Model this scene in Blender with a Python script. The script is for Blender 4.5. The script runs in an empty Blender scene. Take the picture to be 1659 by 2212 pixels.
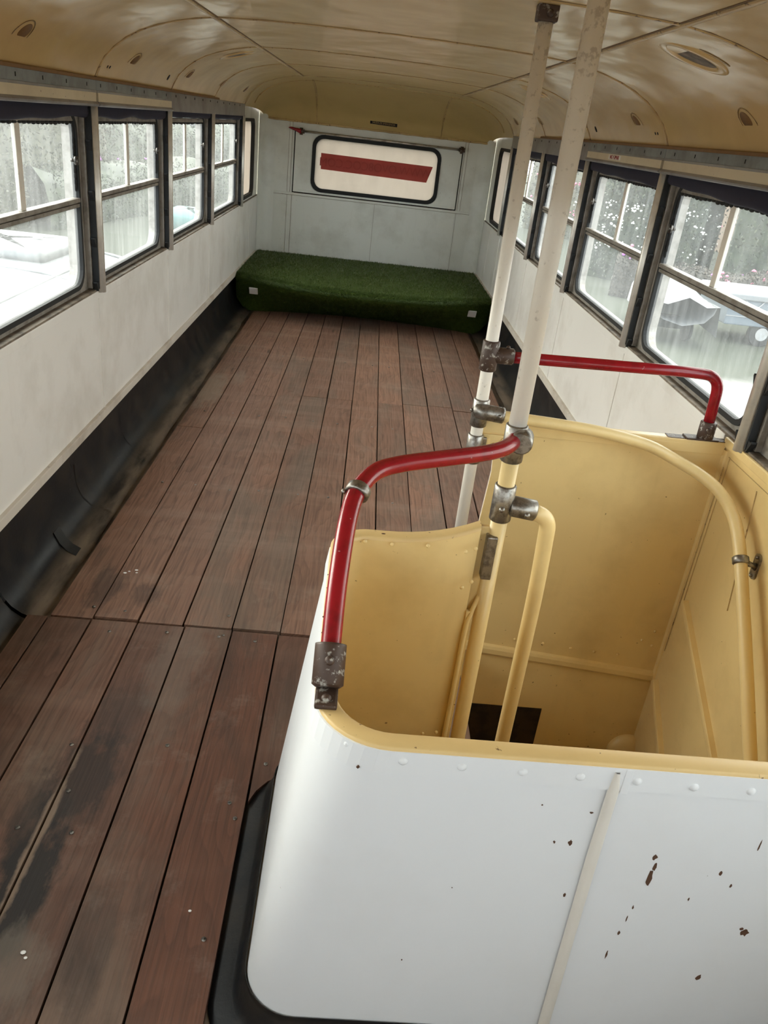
import bpy, bmesh, math, random
from mathutils import Vector, Matrix
random.seed(7)
C = bpy.context.scene.collection
PI = math.pi
W = 1.12

# ------------------------------------------------------------------ node helpers
class NB:
    """small wrapper around one material's node tree"""
    def __init__(s, name):
        s.m = bpy.data.materials.new(name); s.m.use_nodes = True
        s.t = s.m.node_tree; s.t.nodes.clear()
        s.out = s.t.nodes.new('ShaderNodeOutputMaterial')
    def n(s, typ, ins=None, **props):
        nd = s.t.nodes.new('ShaderNode' + typ)
        for k, v in props.items(): setattr(nd, k, v)
        for k, v in (ins or {}).items():
            if isinstance(v, bpy.types.NodeSocket): s.t.links.new(v, nd.inputs[k])
            else: nd.inputs[k].default_value = v
        return nd
    def pos(s): return s.n('NewGeometry').outputs['Position']
    def scaled(s, v, sc): return s.n('VectorMath', {0: v, 1: sc}, operation='MULTIPLY').outputs[0]
    def noise(s, v, scale, detail=4, rough=.55, dist=0):
        return s.n('TexNoise', {'Vector': v, 'Scale': scale, 'Detail': detail, 'Roughness': rough, 'Distortion': dist}).outputs['Fac']
    def ramp(s, f, stops, interp='LINEAR'):
        nd = s.n('ValToRGB', {'Fac': f}); cr = nd.color_ramp; cr.interpolation = interp
        while len(cr.elements) < len(stops): cr.elements.new(.5)
        for e, (p, c) in zip(cr.elements, stops):
            e.position = p; e.color = (c, c, c, 1) if isinstance(c, (int, float)) else (*c, 1)
        return nd.outputs['Color']
    def mix(s, f, a, b, blend='MIX'):
        nd = s.n('Mix', data_type='RGBA', blend_type=blend)
        for i, v in ((0, f), (6, a), (7, b)):
            if isinstance(v, bpy.types.NodeSocket): s.t.links.new(v, nd.inputs[i])
            elif i == 0: nd.inputs[0].default_value = v
            else: nd.inputs[i].default_value = (*v, 1) if len(v) == 3 else v
        return nd.outputs[2]
    def math(s, op, a, b=0, clamp=False):
        nd = s.n('Math', {0: a, 1: b}, operation=op); nd.use_clamp = clamp; return nd.outputs[0]
    def bump(s, h, strength=.2, dist=.01): return s.n('Bump', {'Height': h, 'Strength': strength, 'Distance': dist}).outputs[0]
    def bsdf(s, **ins):
        nd = s.n('BsdfPrincipled')
        for k, v in ins.items():
            k = k.replace('_', ' ')
            if isinstance(v, bpy.types.NodeSocket): s.t.links.new(v, nd.inputs[k])
            else: nd.inputs[k].default_value = (*v, 1) if isinstance(v, tuple) and len(v) == 3 else v
        s.t.links.new(nd.outputs[0], s.out.inputs[0]); return s.m
    def surf(s, sh): s.t.links.new(sh, s.out.inputs[0]); return s.m

def paint(name, col, dirt=(.30, .23, .14), amt=.35, rough=.35, bump=.06, wavy=0.0, speck=(.10, .06, .035), speck_t=.735, streak=True, gloss_var=.15):
    b = NB(name); p = b.pos()
    d1 = b.noise(p, 3.2, 6, .6); d2 = b.noise(b.scaled(p, (9, 9, 1.3)), 1.6, 5, .6)
    f = b.ramp(d1, [(.48, 0), (.78, 1)])
    c = b.mix(b.math('MULTIPLY', f, amt), col, dirt)
    if streak:
        c = b.mix(b.math('MULTIPLY', b.ramp(d2, [(.58, 0), (.80, 1)]), amt * .3), c, dirt)
    s1 = b.noise(p, 58, 3, .55)
    c = b.mix(b.math('MULTIPLY', b.ramp(s1, [(speck_t, 0), (speck_t + .03, 1)]), .85), c, speck)
    h = b.noise(p, 24, 4, .6)
    nrm = b.bump(h, bump, .004)
    if wavy:
        w = b.noise(b.scaled(p, (1, .6, 1)), 4.5, 2, .4)
        nd = b.n('Bump', {'Height': w, 'Strength': wavy, 'Distance': .05, 'Normal': nrm}); nrm = nd.outputs[0]
    r = b.math('ADD', b.math('MULTIPLY', d1, gloss_var), rough - gloss_var * .5)
    return b.bsdf(Base_Color=c, Roughness=r, Normal=nrm)

def metal(name, col, col2, rough=.38, met=.85, scale=30, t=(.45, .62)):
    b = NB(name); p = b.pos(); nz = b.noise(p, scale, 5, .65)
    c = b.mix(b.ramp(nz, [(t[0], 0), (t[1], 1)]), col, col2)
    return b.bsdf(Base_Color=c, Roughness=b.math('ADD', b.math('MULTIPLY', nz, .3), rough - .12), Metallic=met,
                  Normal=b.bump(nz, .12, .003))

def plain(name, col, rough=.5, met=0.0, var=.25, scale=14):
    b = NB(name); nz = b.noise(b.pos(), scale, 4)
    c = b.mix(b.math('MULTIPLY', nz, var), col, tuple(x * .35 for x in col))
    return b.bsdf(Base_Color=c, Roughness=rough, Metallic=met, Normal=b.bump(nz, .08, .003))

M = {}
M['white_wall'] = paint('white_wall', (.84, .82, .785), amt=.30, rough=.38, speck_t=.76)
M['white_stair'] = paint('white_stair', (.75, .765, .79), dirt=(.62, .60, .58), amt=.25, rough=.40, speck=(.09, .05, .03), speck_t=.79, streak=False)
M['white_end'] = paint('white_end', (.77, .775, .72), dirt=(.36, .33, .25), amt=.45, rough=.42, speck_t=.73)
M['ledge'] = paint('ledge_paint', (.66, .61, .54), dirt=(.28, .21, .15), amt=.7, rough=.5, speck_t=.70)
M['beige_tape'] = paint('beige_tape', (.72, .68, .62), amt=.2, rough=.45)
M['cream'] = paint('cream_paint', (.80, .605, .285), dirt=(.40, .255, .085), amt=.42, rough=.34, speck_t=.725, speck=(.16, .08, .03))
M['ceiling'] = paint('ceiling_paint', (.70, .505, .245), dirt=(.40, .27, .11), amt=.25, rough=.21, wavy=.42, bump=.10, speck_t=.80, streak=False, gloss_var=.08)
M['bead'] = paint('bead_paint', (.58, .41, .19), dirt=(.20, .11, .04), amt=.9, rough=.35, speck_t=.62, speck=(.13, .07, .03))
M['rim'] = paint('rim_paint', (.68, .485, .215), dirt=(.36, .22, .08), amt=.35, rough=.42, speck_t=.70, speck=(.14, .07, .03))
M['dome'] = paint('dome_paint', (.60, .44, .19), dirt=(.34, .23, .085), amt=.25, rough=.36, speck_t=.80)
M['pelmet'] = paint('pelmet_paint', (.70, .62, .46), dirt=(.34, .27, .17), amt=.35, rough=.45, speck_t=.70)
M['fascia'] = metal('fascia_metal', (.33, .33, .33), (.25, .235, .225), .45, .35, 3)
M['blue_strip'] = metal('blue_grey_metal', (.28, .31, .32), (.20, .21, .21), .42, .4, 5)
M['frame'] = metal('window_frame_metal', (.33, .30, .265), (.22, .195, .165), .45, .35, 16)
M['sill'] = metal('sill_dirt', (.22, .175, .13), (.09, .07, .05), .55, .1, 12)
M['chrome'] = metal('worn_chrome', (.74, .71, .65), (.60, .56, .50), .42, .55, 9)
M['steel'] = metal('worn_steel', (.50, .47, .43), (.30, .27, .24), .30, .9, 9)
M['rubber'] = plain('black_rubber', (.008, .008, .008), .7, var=.3, scale=60)
M['fitting'] = metal('gunmetal_fitting', (.33, .31, .28), (.17, .15, .13), .34, .9, 55)
M['rustfit'] = metal('worn_painted_fitting', (.060, .033, .022), (.40, .38, .34), .50, .12, 70, (.56, .66))
M['red'] = None
M['blind'] = plain('navy_cloth', (.022, .022, .045), .85, var=.5, scale=40)
M['dark'] = plain('dark_gap', (.012, .009, .007), .8)
M['rust'] = plain('rust_chip', (.10, .045, .022), .8, var=.6, scale=120)
M['hole'] = metal('dark_worn_timber', (.030, .018, .010), (.008, .006, .005), .6, 0, 18)
M['landing'] = plain('landing_boards', (.20, .115, .08), .6, var=.6, scale=20)
M['gap'] = plain('brown_seam', (.17, .10, .045), .6)
M['orange_wood'] = plain('varnished_strip', (.23, .12, .04), .6, var=.5, scale=30)
M['white_plastic'] = plain('white_plastic', (.88, .87, .85), .4, var=.05)
M['knob'] = metal('knob_metal', (.06, .055, .05), (.22, .2, .18), .3, .8, 50)

def red():
    b = NB('red_gloss_paint'); p = b.pos(); nz = b.noise(p, 22, 5, .6)
    c = b.mix(b.ramp(nz, [(.45, 0), (.75, 1)]), (.30, .007, .014), (.17, .006, .010))
    c = b.mix(b.math('MULTIPLY', b.ramp(b.noise(p, 95, 2), [(.72, 0), (.76, 1)]), .5), c, (.5, .35, .32))
    return b.bsdf(Base_Color=c, Roughness=.24, Normal=b.bump(nz, .08, .004))
M['red'] = red()

def polepaint(name, col, z0, z1):
    b = NB(name); p = b.pos(); nz = b.noise(p, 62, 3, .6); big = b.noise(p, 5, 2)
    z = b.n('SeparateXYZ', {0: p}).outputs[2]
    up = b.n('MapRange', {0: z, 1: z0, 2: z1, 3: 0.0, 4: .12}).outputs[0]
    f = b.ramp(b.math('ADD', nz, up), [(.66, 0), (.74, 1)])
    c = b.mix(b.math('MULTIPLY', f, .55), col, (.40, .35, .30))
    c = b.mix(b.math('MULTIPLY', b.ramp(big, [(.4, 0), (.7, 1)]), .2), c, (.5, .42, .3))
    return b.bsdf(Base_Color=c, Roughness=.36, Normal=b.bump(nz, .08, .003))
M['pole'] = polepaint('white_pole_paint', (.82, .77, .69), 1.25, 1.85)

def coving(dirty=True):
    b = NB('old_black_lino' if dirty else 'black_skirting'); p = b.pos()
    n1 = b.noise(p, 7, 6, .65); n2 = b.noise(p, 45, 4, .6); n3 = b.noise(b.scaled(p, (6, 1.2, 6)), 2.5, 5)
    c = b.mix(b.ramp(n1, [(.45, 0), (.75, 1)]), (.010, .0105, .012), (.035, .028, .022))
    x = b.math('ABSOLUTE', b.n('SeparateXYZ', {0: p}).outputs[0])
    flat = b.n('MapRange', {0: x, 1: 1.075, 2: 1.02, 3: 0.0, 4: 1.0}).outputs[0]
    f = b.math('MULTIPLY', flat, b.ramp(n3, [(.30, 0), (.55, 1)]))
    if dirty: c = b.mix(b.math('MULTIPLY', f, .85), c, (.20, .155, .115))
    sc = b.ramp(n2, [(.70, 0), (.74, 1)])
    c = b.mix(b.math('MULTIPLY', sc, .35), c, (.16, .16, .16))
    r = b.math('ADD', .26, b.math('MULTIPLY', n1, .32))
    return b.bsdf(Base_Color=c, Roughness=r, Normal=b.bump(n2, .18, .004), Specular_IOR_Level=.22)
M['lino'] = coving(); M['skirt'] = coving(False)

def wood():
    b = NB('deck_planks')
    uv = b.n('UVMap', uv_map='UVMap').outputs[0]
    at = b.n('Attribute', attribute_name='plank')
    rnd = b.n('SeparateColor', {0: at.outputs['Color']}); r1, r2, near = rnd.outputs[0], rnd.outputs[1], rnd.outputs[2]
    p = b.pos()
    # long fibres + cathedral rings
    fib = b.noise(b.scaled(uv, (130, 3.0, 1)), 1, 4, .6)
    warp = b.noise(b.scaled(uv, (5, 1.3, 1)), 1, 3, .5)
    u = b.n('SeparateXYZ', {0: uv}).outputs[0]
    ph = b.math('ADD', b.math('MULTIPLY', u, 26), b.math('MULTIPLY', warp, 10))
    ring = b.math('FRACT', ph)
    ringm = b.ramp(ring, [(0, .1), (.7, .55), (.92, 1), (1, .1)])
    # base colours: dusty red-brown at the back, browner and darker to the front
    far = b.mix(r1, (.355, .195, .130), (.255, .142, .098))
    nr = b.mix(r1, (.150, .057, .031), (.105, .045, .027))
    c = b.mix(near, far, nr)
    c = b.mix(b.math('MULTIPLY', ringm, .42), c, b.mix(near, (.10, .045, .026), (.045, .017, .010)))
    c = b.mix(b.math('MULTIPLY', b.ramp(fib, [(.45, 0), (.70, 1)]), .55), c, (.050, .024, .015))
    # grey weathered patches
    wz = b.noise(b.scaled(p, (2.6, .9, 1)), 1.25, 6, .62, .6)
    wsel = b.math('ADD', wz, b.math('MULTIPLY', r2, .16))
    c = b.mix(b.math('MULTIPLY', b.ramp(wsel, [(.57, 0), (.74, 1)]), .62), c, b.mix(fib, (.20, .150, .112), (.105, .080, .062)))
    # pale dust
    dz = b.noise(p, 5.5, 6, .7)
    c = b.mix(b.math('MULTIPLY', b.ramp(dz, [(.56, 0), (.85, 1)]), .5), c, (.34, .27, .22))
    bd = b.noise(b.scaled(p, (1.1, 7.5, 1)), 1.0, 3, .5)  # pale cross bands: window reflections on the boards, painted into the colour
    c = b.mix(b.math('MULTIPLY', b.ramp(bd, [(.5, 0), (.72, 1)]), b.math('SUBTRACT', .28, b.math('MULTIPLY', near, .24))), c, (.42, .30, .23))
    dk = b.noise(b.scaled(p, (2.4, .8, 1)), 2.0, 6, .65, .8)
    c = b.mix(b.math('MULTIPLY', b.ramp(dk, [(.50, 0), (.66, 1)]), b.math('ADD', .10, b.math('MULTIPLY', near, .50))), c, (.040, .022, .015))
    kn = b.n('TexVoronoi', {'Vector': b.scaled(uv, (6.5, 1.1, 1)), 'Scale': 1.0}).outputs['Distance']
    c = b.mix(b.math('MULTIPLY', b.ramp(kn, [(.035, 1), (.085, 0)]), .75), c, (.032, .016, .010))
    # black oil stains by the front left boards
    def blob(x, y, sx, sy, r):
        q = b.n('VectorMath', {0: b.n('VectorMath', {0: p, 1: (x, y, 0)}, operation='SUBTRACT').outputs[0], 1: (1 / sx, 1 / sy, 0)}, operation='MULTIPLY').outputs[0]
        ln = b.n('VectorMath', {0: q}, operation='LENGTH').outputs[1]
        ln = b.math('ADD', ln, b.math('MULTIPLY', b.math('SUBTRACT', b.noise(b.scaled(p, (2.2, 1, 1)), 9, 6, .65), .5), 1.7))
        return b.ramp(ln, [(.55, r), (.98, 0)])
    for x, y, sx, sy, r in ((-.66, 1.18, .085, .24, .97), (-.63, 1.50, .10, .22, .75), (-.60, 1.75, .09, .16, .45), (-.70, 1.35, .06, .18, .6),
                            (-.84, 2.40, .07, .16, .5), (-.69, 2.36, .06, .09, .45), (-.46, 1.05, .05, .2, .35), (-.95, 4.35, .05, .5, .3)):
        c = b.mix(blob(x, y, sx, sy, r), c, (.014, .011, .010))
    c = b.mix(blob(-.672, 1.32, .016, .36, .85), c, (.27, .19, .135))
    c = b.mix(blob(-.60, .99, .07, .12, .55), c, (.19, .155, .125))
    c = b.mix(blob(-.50, 2.0, .10, .3, .35), c, (.20, .16, .13))
    c = b.mix(blob(-.90, 4.72, .09, .42, .6), c, (.33, .26, .20))
    c = b.mix(blob(-.77, 5.0, .05, .22, .4), c, (.30, .23, .18))
    rough = b.math('ADD', b.math('MULTIPLY', b.math('ADD', fib, dz), .22), .34)
    hh = b.math('ADD', b.math('MULTIPLY', ring, -.5), fib)
    return b.bsdf(Base_Color=c, Roughness=rough, Normal=b.bump(hh, .22, .004))
M['wood'] = wood()

def glass():
    b = NB('dusty_glass'); p = b.pos()
    n1 = b.noise(b.scaled(p, (1, 7, .9)), 3.2, 5, .6); n2 = b.noise(p, 160, 2, .5); n3 = b.noise(p, 2.2, 4)
    d = b.math('ADD', b.math('MULTIPLY', b.ramp(n1, [(.35, 0), (.75, 1)]), .055), b.math('MULTIPLY', b.ramp(n2, [(.52, 0), (.72, 1)]), .045))
    d = b.math('ADD', d, b.math('MULTIPLY', b.ramp(n3, [(.3, .0), (.7, 1)]), .05))
    d = b.math('ADD', d, .03, True)
    film = b.n('MixShader', {0: .6, 1: b.n('BsdfDiffuse', {'Color': (.80, .82, .82, 1)}).outputs[0], 2: b.n('BsdfTranslucent', {'Color': (.85, .88, .88, 1)}).outputs[0]}).outputs[0]
    clear = b.n('MixShader', {0: .05, 1: b.n('BsdfTransparent', {'Color': (.93, .965, .955, 1)}).outputs[0], 2: b.n('BsdfGlossy', {'Roughness': .08}).outputs[0]}).outputs[0]
    return b.surf(b.n('MixShader', {0: d, 1: clear, 2: film}).outputs[0])
M['glass'] = glass()

def opal(name, col, tr):
    b = NB(name); p = b.pos(); n1 = b.noise(b.scaled(p, (3, 3, 1.2)), 3, 5, .6)
    c = b.mix(b.math('MULTIPLY', b.ramp(n1, [(.4, 0), (.8, 1)]), .3), col, tuple(x * .72 for x in col))
    return b.surf(b.n('MixShader', {0: tr, 1: b.n('BsdfDiffuse', {'Color': c}).outputs[0], 2: b.n('BsdfTranslucent', {'Color': c}).outputs[0]}).outputs[0])
M['opal'] = opal('white_painted_glass', (.66, .63, .575), .45)
M['banner'] = opal('red_banner_film', (.60, .19, .165), .6)
M['banner_text'] = opal('banner_lettering', (.55, .165, .145), .58)
M['corner_pane'] = opal('corner_painted_glass', (.72, .68, .62), .4)

def turf():
    b = NB('artificial_grass'); p = b.pos(); n1 = b.noise(p, 60, 3); n2 = b.noise(p, 6, 4)
    c = b.mix(n1, (.085, .130, .012), (.020, .046, .005))
    c = b.mix(b.math('MULTIPLY', n2, .5), c, (.045, .085, .008))
    return b.bsdf(Base_Color=c, Roughness=.6)
M['turf'] = turf()
def leafm(name, a, bb):
    b = NB(name); n1 = b.noise(b.pos(), 2.2, 7, .75)
    return b.bsdf(Base_Color=b.mix(b.ramp(n1, [(.38, 0), (.62, 1)]), bb, a), Roughness=.6)
M['leaf'] = leafm('hedge_leaves', (.026, .038, .014), (.007, .012, .006))
M['leaf_olive'] = leafm('olive_leaves', (.048, .048, .022), (.014, .017, .008))
M['leaf_dry'] = leafm('dry_hedge', (.055, .044, .032), (.022, .018, .013))
M['flower_purple'] = plain('purple_petals', (.42, .14, .50), .7, var=.2)
M['flower_white'] = plain('white_petals', (.85, .85, .80), .7, var=.1)
M['flower_pink'] = plain('pink_petals', (.62, .16, .26), .7, var=.2)
M['coach'] = paint('coach_roof_paint', (.115, .12, .125), dirt=(.065, .065, .065), amt=.45, rough=.5, speck_t=.70, speck=(.07, .07, .07))
M['cover'] = paint('white_cover', (.17, .175, .18), dirt=(.11, .115, .12), amt=.3, rough=.6, speck_t=.8)
M['trailer'] = paint('trailer_paint', (.12, .14, .16), dirt=(.09, .1, .11), amt=.3, rough=.45, speck_t=.8)
M['masonry'] = paint('old_render_wall', (.12, .085, .060), dirt=(.06, .04, .028), amt=.6, rough=.8)
M['shutter'] = plain('wood_shutter', (.045, .028, .02), .7)
M['roof_tile'] = plain('roof_tiles', (.36, .22, .16), .8)
M['teal'] = plain('teal_sheet', (.06, .15, .145), .6)
M['bark'] = plain('bark', (.10, .075, .055), .9)
def ground():
    b = NB('yard_ground'); p = b.pos(); n1 = b.noise(p, .35, 6, .65); n2 = b.noise(p, 3, 5, .7)
    c = b.mix(b.ramp(n2, [(.3, 0), (.7, 1)]), (.11, .105, .10), (.16, .157, .15))
    y = b.n('SeparateXYZ', {0: p}).outputs[1]
    g = b.mix(n2, (.020, .028, .015), (.040, .042, .028))
    yy = b.math('ADD', y, b.math('MULTIPLY', b.math('SUBTRACT', n1, .5), 4))
    f = b.n('MapRange', {0: yy, 1: 16.2, 2: 17.2, 3: 0.0, 4: 1.0}).outputs[0]
    return b.bsdf(Base_Color=b.mix(f, c, g), Roughness=.9)
M['ground'] = ground()

# ------------------------------------------------------------------ geometry helpers
def add(bm, vs, fs, smooth=False):
    b = [bm.verts.new(v) for v in vs]; out = []
    for f in fs:
        try:
            q = bm.faces.new([b[i] for i in f]); q.smooth = smooth; out.append(q)
        except ValueError: pass
    return b, out
def NBM(): return bmesh.new()
def box(bm, x0, x1, y0, y1, z0, z1, bev=0):
    v = [(x, y, z) for z in (z0, z1) for x, y in ((x0, y0), (x1, y0), (x1, y1), (x0, y1))]
    b, fs = add(bm, v, [(3, 2, 1, 0), (4, 5, 6, 7), (0, 1, 5, 4), (1, 2, 6, 5), (2, 3, 7, 6), (3, 0, 4, 7)])
    if bev:
        es = list({e for f in fs for e in f.edges})
        bmesh.ops.bevel(bm, geom=es, offset=bev, segments=2, affect='EDGES', profile=.6)
def loft(bm, loops, closed=True, caps=False, smooth=True):
    n = len(loops[0]); ids = [[bm.verts.new(p) for p in L] for L in loops]
    for a, b in zip(ids, ids[1:]):
        for i in range(n if closed else n - 1):
            j = (i + 1) % n
            try: bm.faces.new((a[i], a[j], b[j], b[i])).smooth = smooth
            except ValueError: pass
    if caps:
        for L in (ids[0], ids[-1]):
            try: bm.faces.new(L)
            except ValueError: pass
    return ids
def tube(bm, pts, r, n=16, caps=True):
    pts = [Vector(p) for p in pts]; rs = r if isinstance(r, (list, tuple)) else [r] * len(pts)
    loops = []; ref = None
    for i, p in enumerate(pts):
        t = (pts[min(i + 1, len(pts) - 1)] - pts[max(i - 1, 0)]).normalized()
        if ref is None:
            ref = t.cross(Vector((0, 0, 1)));
            if ref.length < .05: ref = t.cross(Vector((1, 0, 0)))
        ref = (ref - t * ref.dot(t)).normalized(); bi = t.cross(ref)
        loops.append([p + (ref * math.cos(2 * PI * k / n) + bi * math.sin(2 * PI * k / n)) * rs[i] for k in range(n)])
    loft(bm, loops, True, caps)
def fillet(pts, rad, k=8):
    pts = [Vector(p) for p in pts]; out = [pts[0]]
    for i in range(1, len(pts) - 1):
        a, b, c = pts[i - 1], pts[i], pts[i + 1]
        rr = rad[i - 1] if isinstance(rad, (list, tuple)) else rad
        d = min(rr, (a - b).length * .49, (c - b).length * .49)
        p0 = b + (a - b).normalized() * d; p2 = b + (c - b).normalized() * d
        for j in range(k + 1):
            t = j / k; out.append(p0 * (1 - t) ** 2 + b * 2 * t * (1 - t) + p2 * t * t)
    out.append(pts[-1]); return out
def smooth_path(pts, k=6):
    P = [Vector(p) for p in pts]; out = []
    for i in range(len(P) - 1):
        p0, p1, p2, p3 = P[max(i - 1, 0)], P[i], P[i + 1], P[min(i + 2, len(P) - 1)]
        for j in range(k):
            t = j / k
            out.append(.5 * ((2 * p1) + (p2 - p0) * t + (2 * p0 - 5 * p1 + 4 * p2 - p3) * t * t + (3 * p1 - p0 - 3 * p2 + p3) * t ** 3))
    out.append(P[-1]); return out
def sphere(bm, c, r, sq=(1, 1, 1), seg=12, rings=8):
    m = Matrix.Translation(c) @ Matrix.Diagonal((r * sq[0], r * sq[1], r * sq[2], 1))
    g = bmesh.ops.create_uvsphere(bm, u_segments=seg, v_segments=rings, radius=1, matrix=m)
    for v in g['verts']:
        for f in v.link_faces: f.smooth = True
def rrect(a0, a1, b0, b1, r, k=6):
    L = []
    for cx, cy, s in ((a1 - r, b1 - r, 0), (a0 + r, b1 - r, 1), (a0 + r, b0 + r, 2), (a1 - r, b0 + r, 3)):
        for j in range(k + 1):
            t = (s + j / k) * PI / 2; L.append((cx + r * math.cos(t), cy + r * math.sin(t)))
    return L
def ring(bm, outer, inner, mp, d0, d1):
    """closed frame between two equal-count loops; mp(a,b,d)->xyz"""
    Ls = [[mp(a, b, d0) for a, b in outer], [mp(a, b, d0) for a, b in inner], [mp(a, b, d1) for a, b in inner], [mp(a, b, d1) for a, b in outer]]
    n = len(outer); ids = [[bm.verts.new(p) for p in L] for L in Ls]
    for q in range(4):
        A, B = ids[q], ids[(q + 1) % 4]
        for i in range(n):
            j = (i + 1) % n
            try: bm.faces.new((A[i], A[j], B[j], B[i]))
            except ValueError: pass
def prism(bm, loop, mp, d0, d1, smooth=False):
    A = [bm.verts.new(mp(a, b, d0)) for a, b in loop]; B = [bm.verts.new(mp(a, b, d1)) for a, b in loop]
    n = len(loop)
    for i in range(n):
        j = (i + 1) % n; bm.faces.new((A[i], A[j], B[j], B[i])).smooth = smooth
    bm.faces.new(A[::-1]); bm.faces.new(B)
def wpos(o):
    v = Vector(o.location)
    while o.parent: o = o.parent; v += Vector(o.location)
    return v
def obj(name, bm, mat, parent=None, base=None, recalc=True):
    if recalc: bmesh.ops.recalc_face_normals(bm, faces=bm.faces)
    bm.verts.ensure_lookup_table()
    if base is None:
        xs = [v.co.x for v in bm.verts]; ys = [v.co.y for v in bm.verts]; zs = [v.co.z for v in bm.verts]
        base = ((min(xs) + max(xs)) / 2, (min(ys) + max(ys)) / 2, min(zs))
    base = Vector(base)
    for v in bm.verts: v.co -= base
    me = bpy.data.meshes.new(name); bm.to_mesh(me); bm.free(); me.materials.append(mat)
    o = bpy.data.objects.new(name, me); C.objects.link(o)
    if parent: o.parent = parent; o.location = base - wpos(parent)
    else: o.location = base
    return o
def thing(name, label, cat, loc, group=None, kind=None):
    o = bpy.data.objects.new(name, None); C.objects.link(o); o.location = loc; o.empty_display_size = .1
    return tag(o, label, cat, group, kind)
def tag(o, label=None, cat=None, group=None, kind=None):
    for k, v in (('label', label), ('category', cat), ('group', group), ('kind', kind)):
        if v: o[k] = v
    return o
def struct(o, label=None, cat=None): return tag(o, label, cat, None, 'structure')
def text(name, s, size, mat, parent, loc, rot, sx=1.0, extrude=.0008):
    cu = bpy.data.curves.new(name, 'FONT'); cu.body = s; cu.size = size; cu.align_x = 'CENTER'; cu.align_y = 'CENTER'; cu.extrude = extrude
    cu.materials.append(mat); o = bpy.data.objects.new(name, cu); C.objects.link(o)
    o.parent = parent; o.location = Vector(loc) - wpos(parent); o.rotation_euler = rot; o.scale = (sx, 1, 1)
    bpy.context.view_layer.update(); me = bpy.data.meshes.new_from_object(o.evaluated_get(bpy.context.evaluated_depsgraph_get()))
    m_ = bpy.data.objects.new(name, me); C.objects.link(m_); m_.parent = parent; m_.location = o.location; m_.rotation_euler = rot; m_.scale = (sx, 1, 1)
    nm = o.name; bpy.data.objects.remove(o); m_.name = nm; return m_
def box_obj(name, mat, parent, *a, bev=0):
    bm = NBM(); box(bm, *a, bev=bev); return obj(name, bm, mat, parent)

YF, YE = -2.35, 8.40              # front and back ends of the saloon
Y4 = 2.24                         # far stair panel
POST = [-1.53, -.31, .912, 2.1335, 3.3426, 4.5653, 5.7889, 7.1362]

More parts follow.
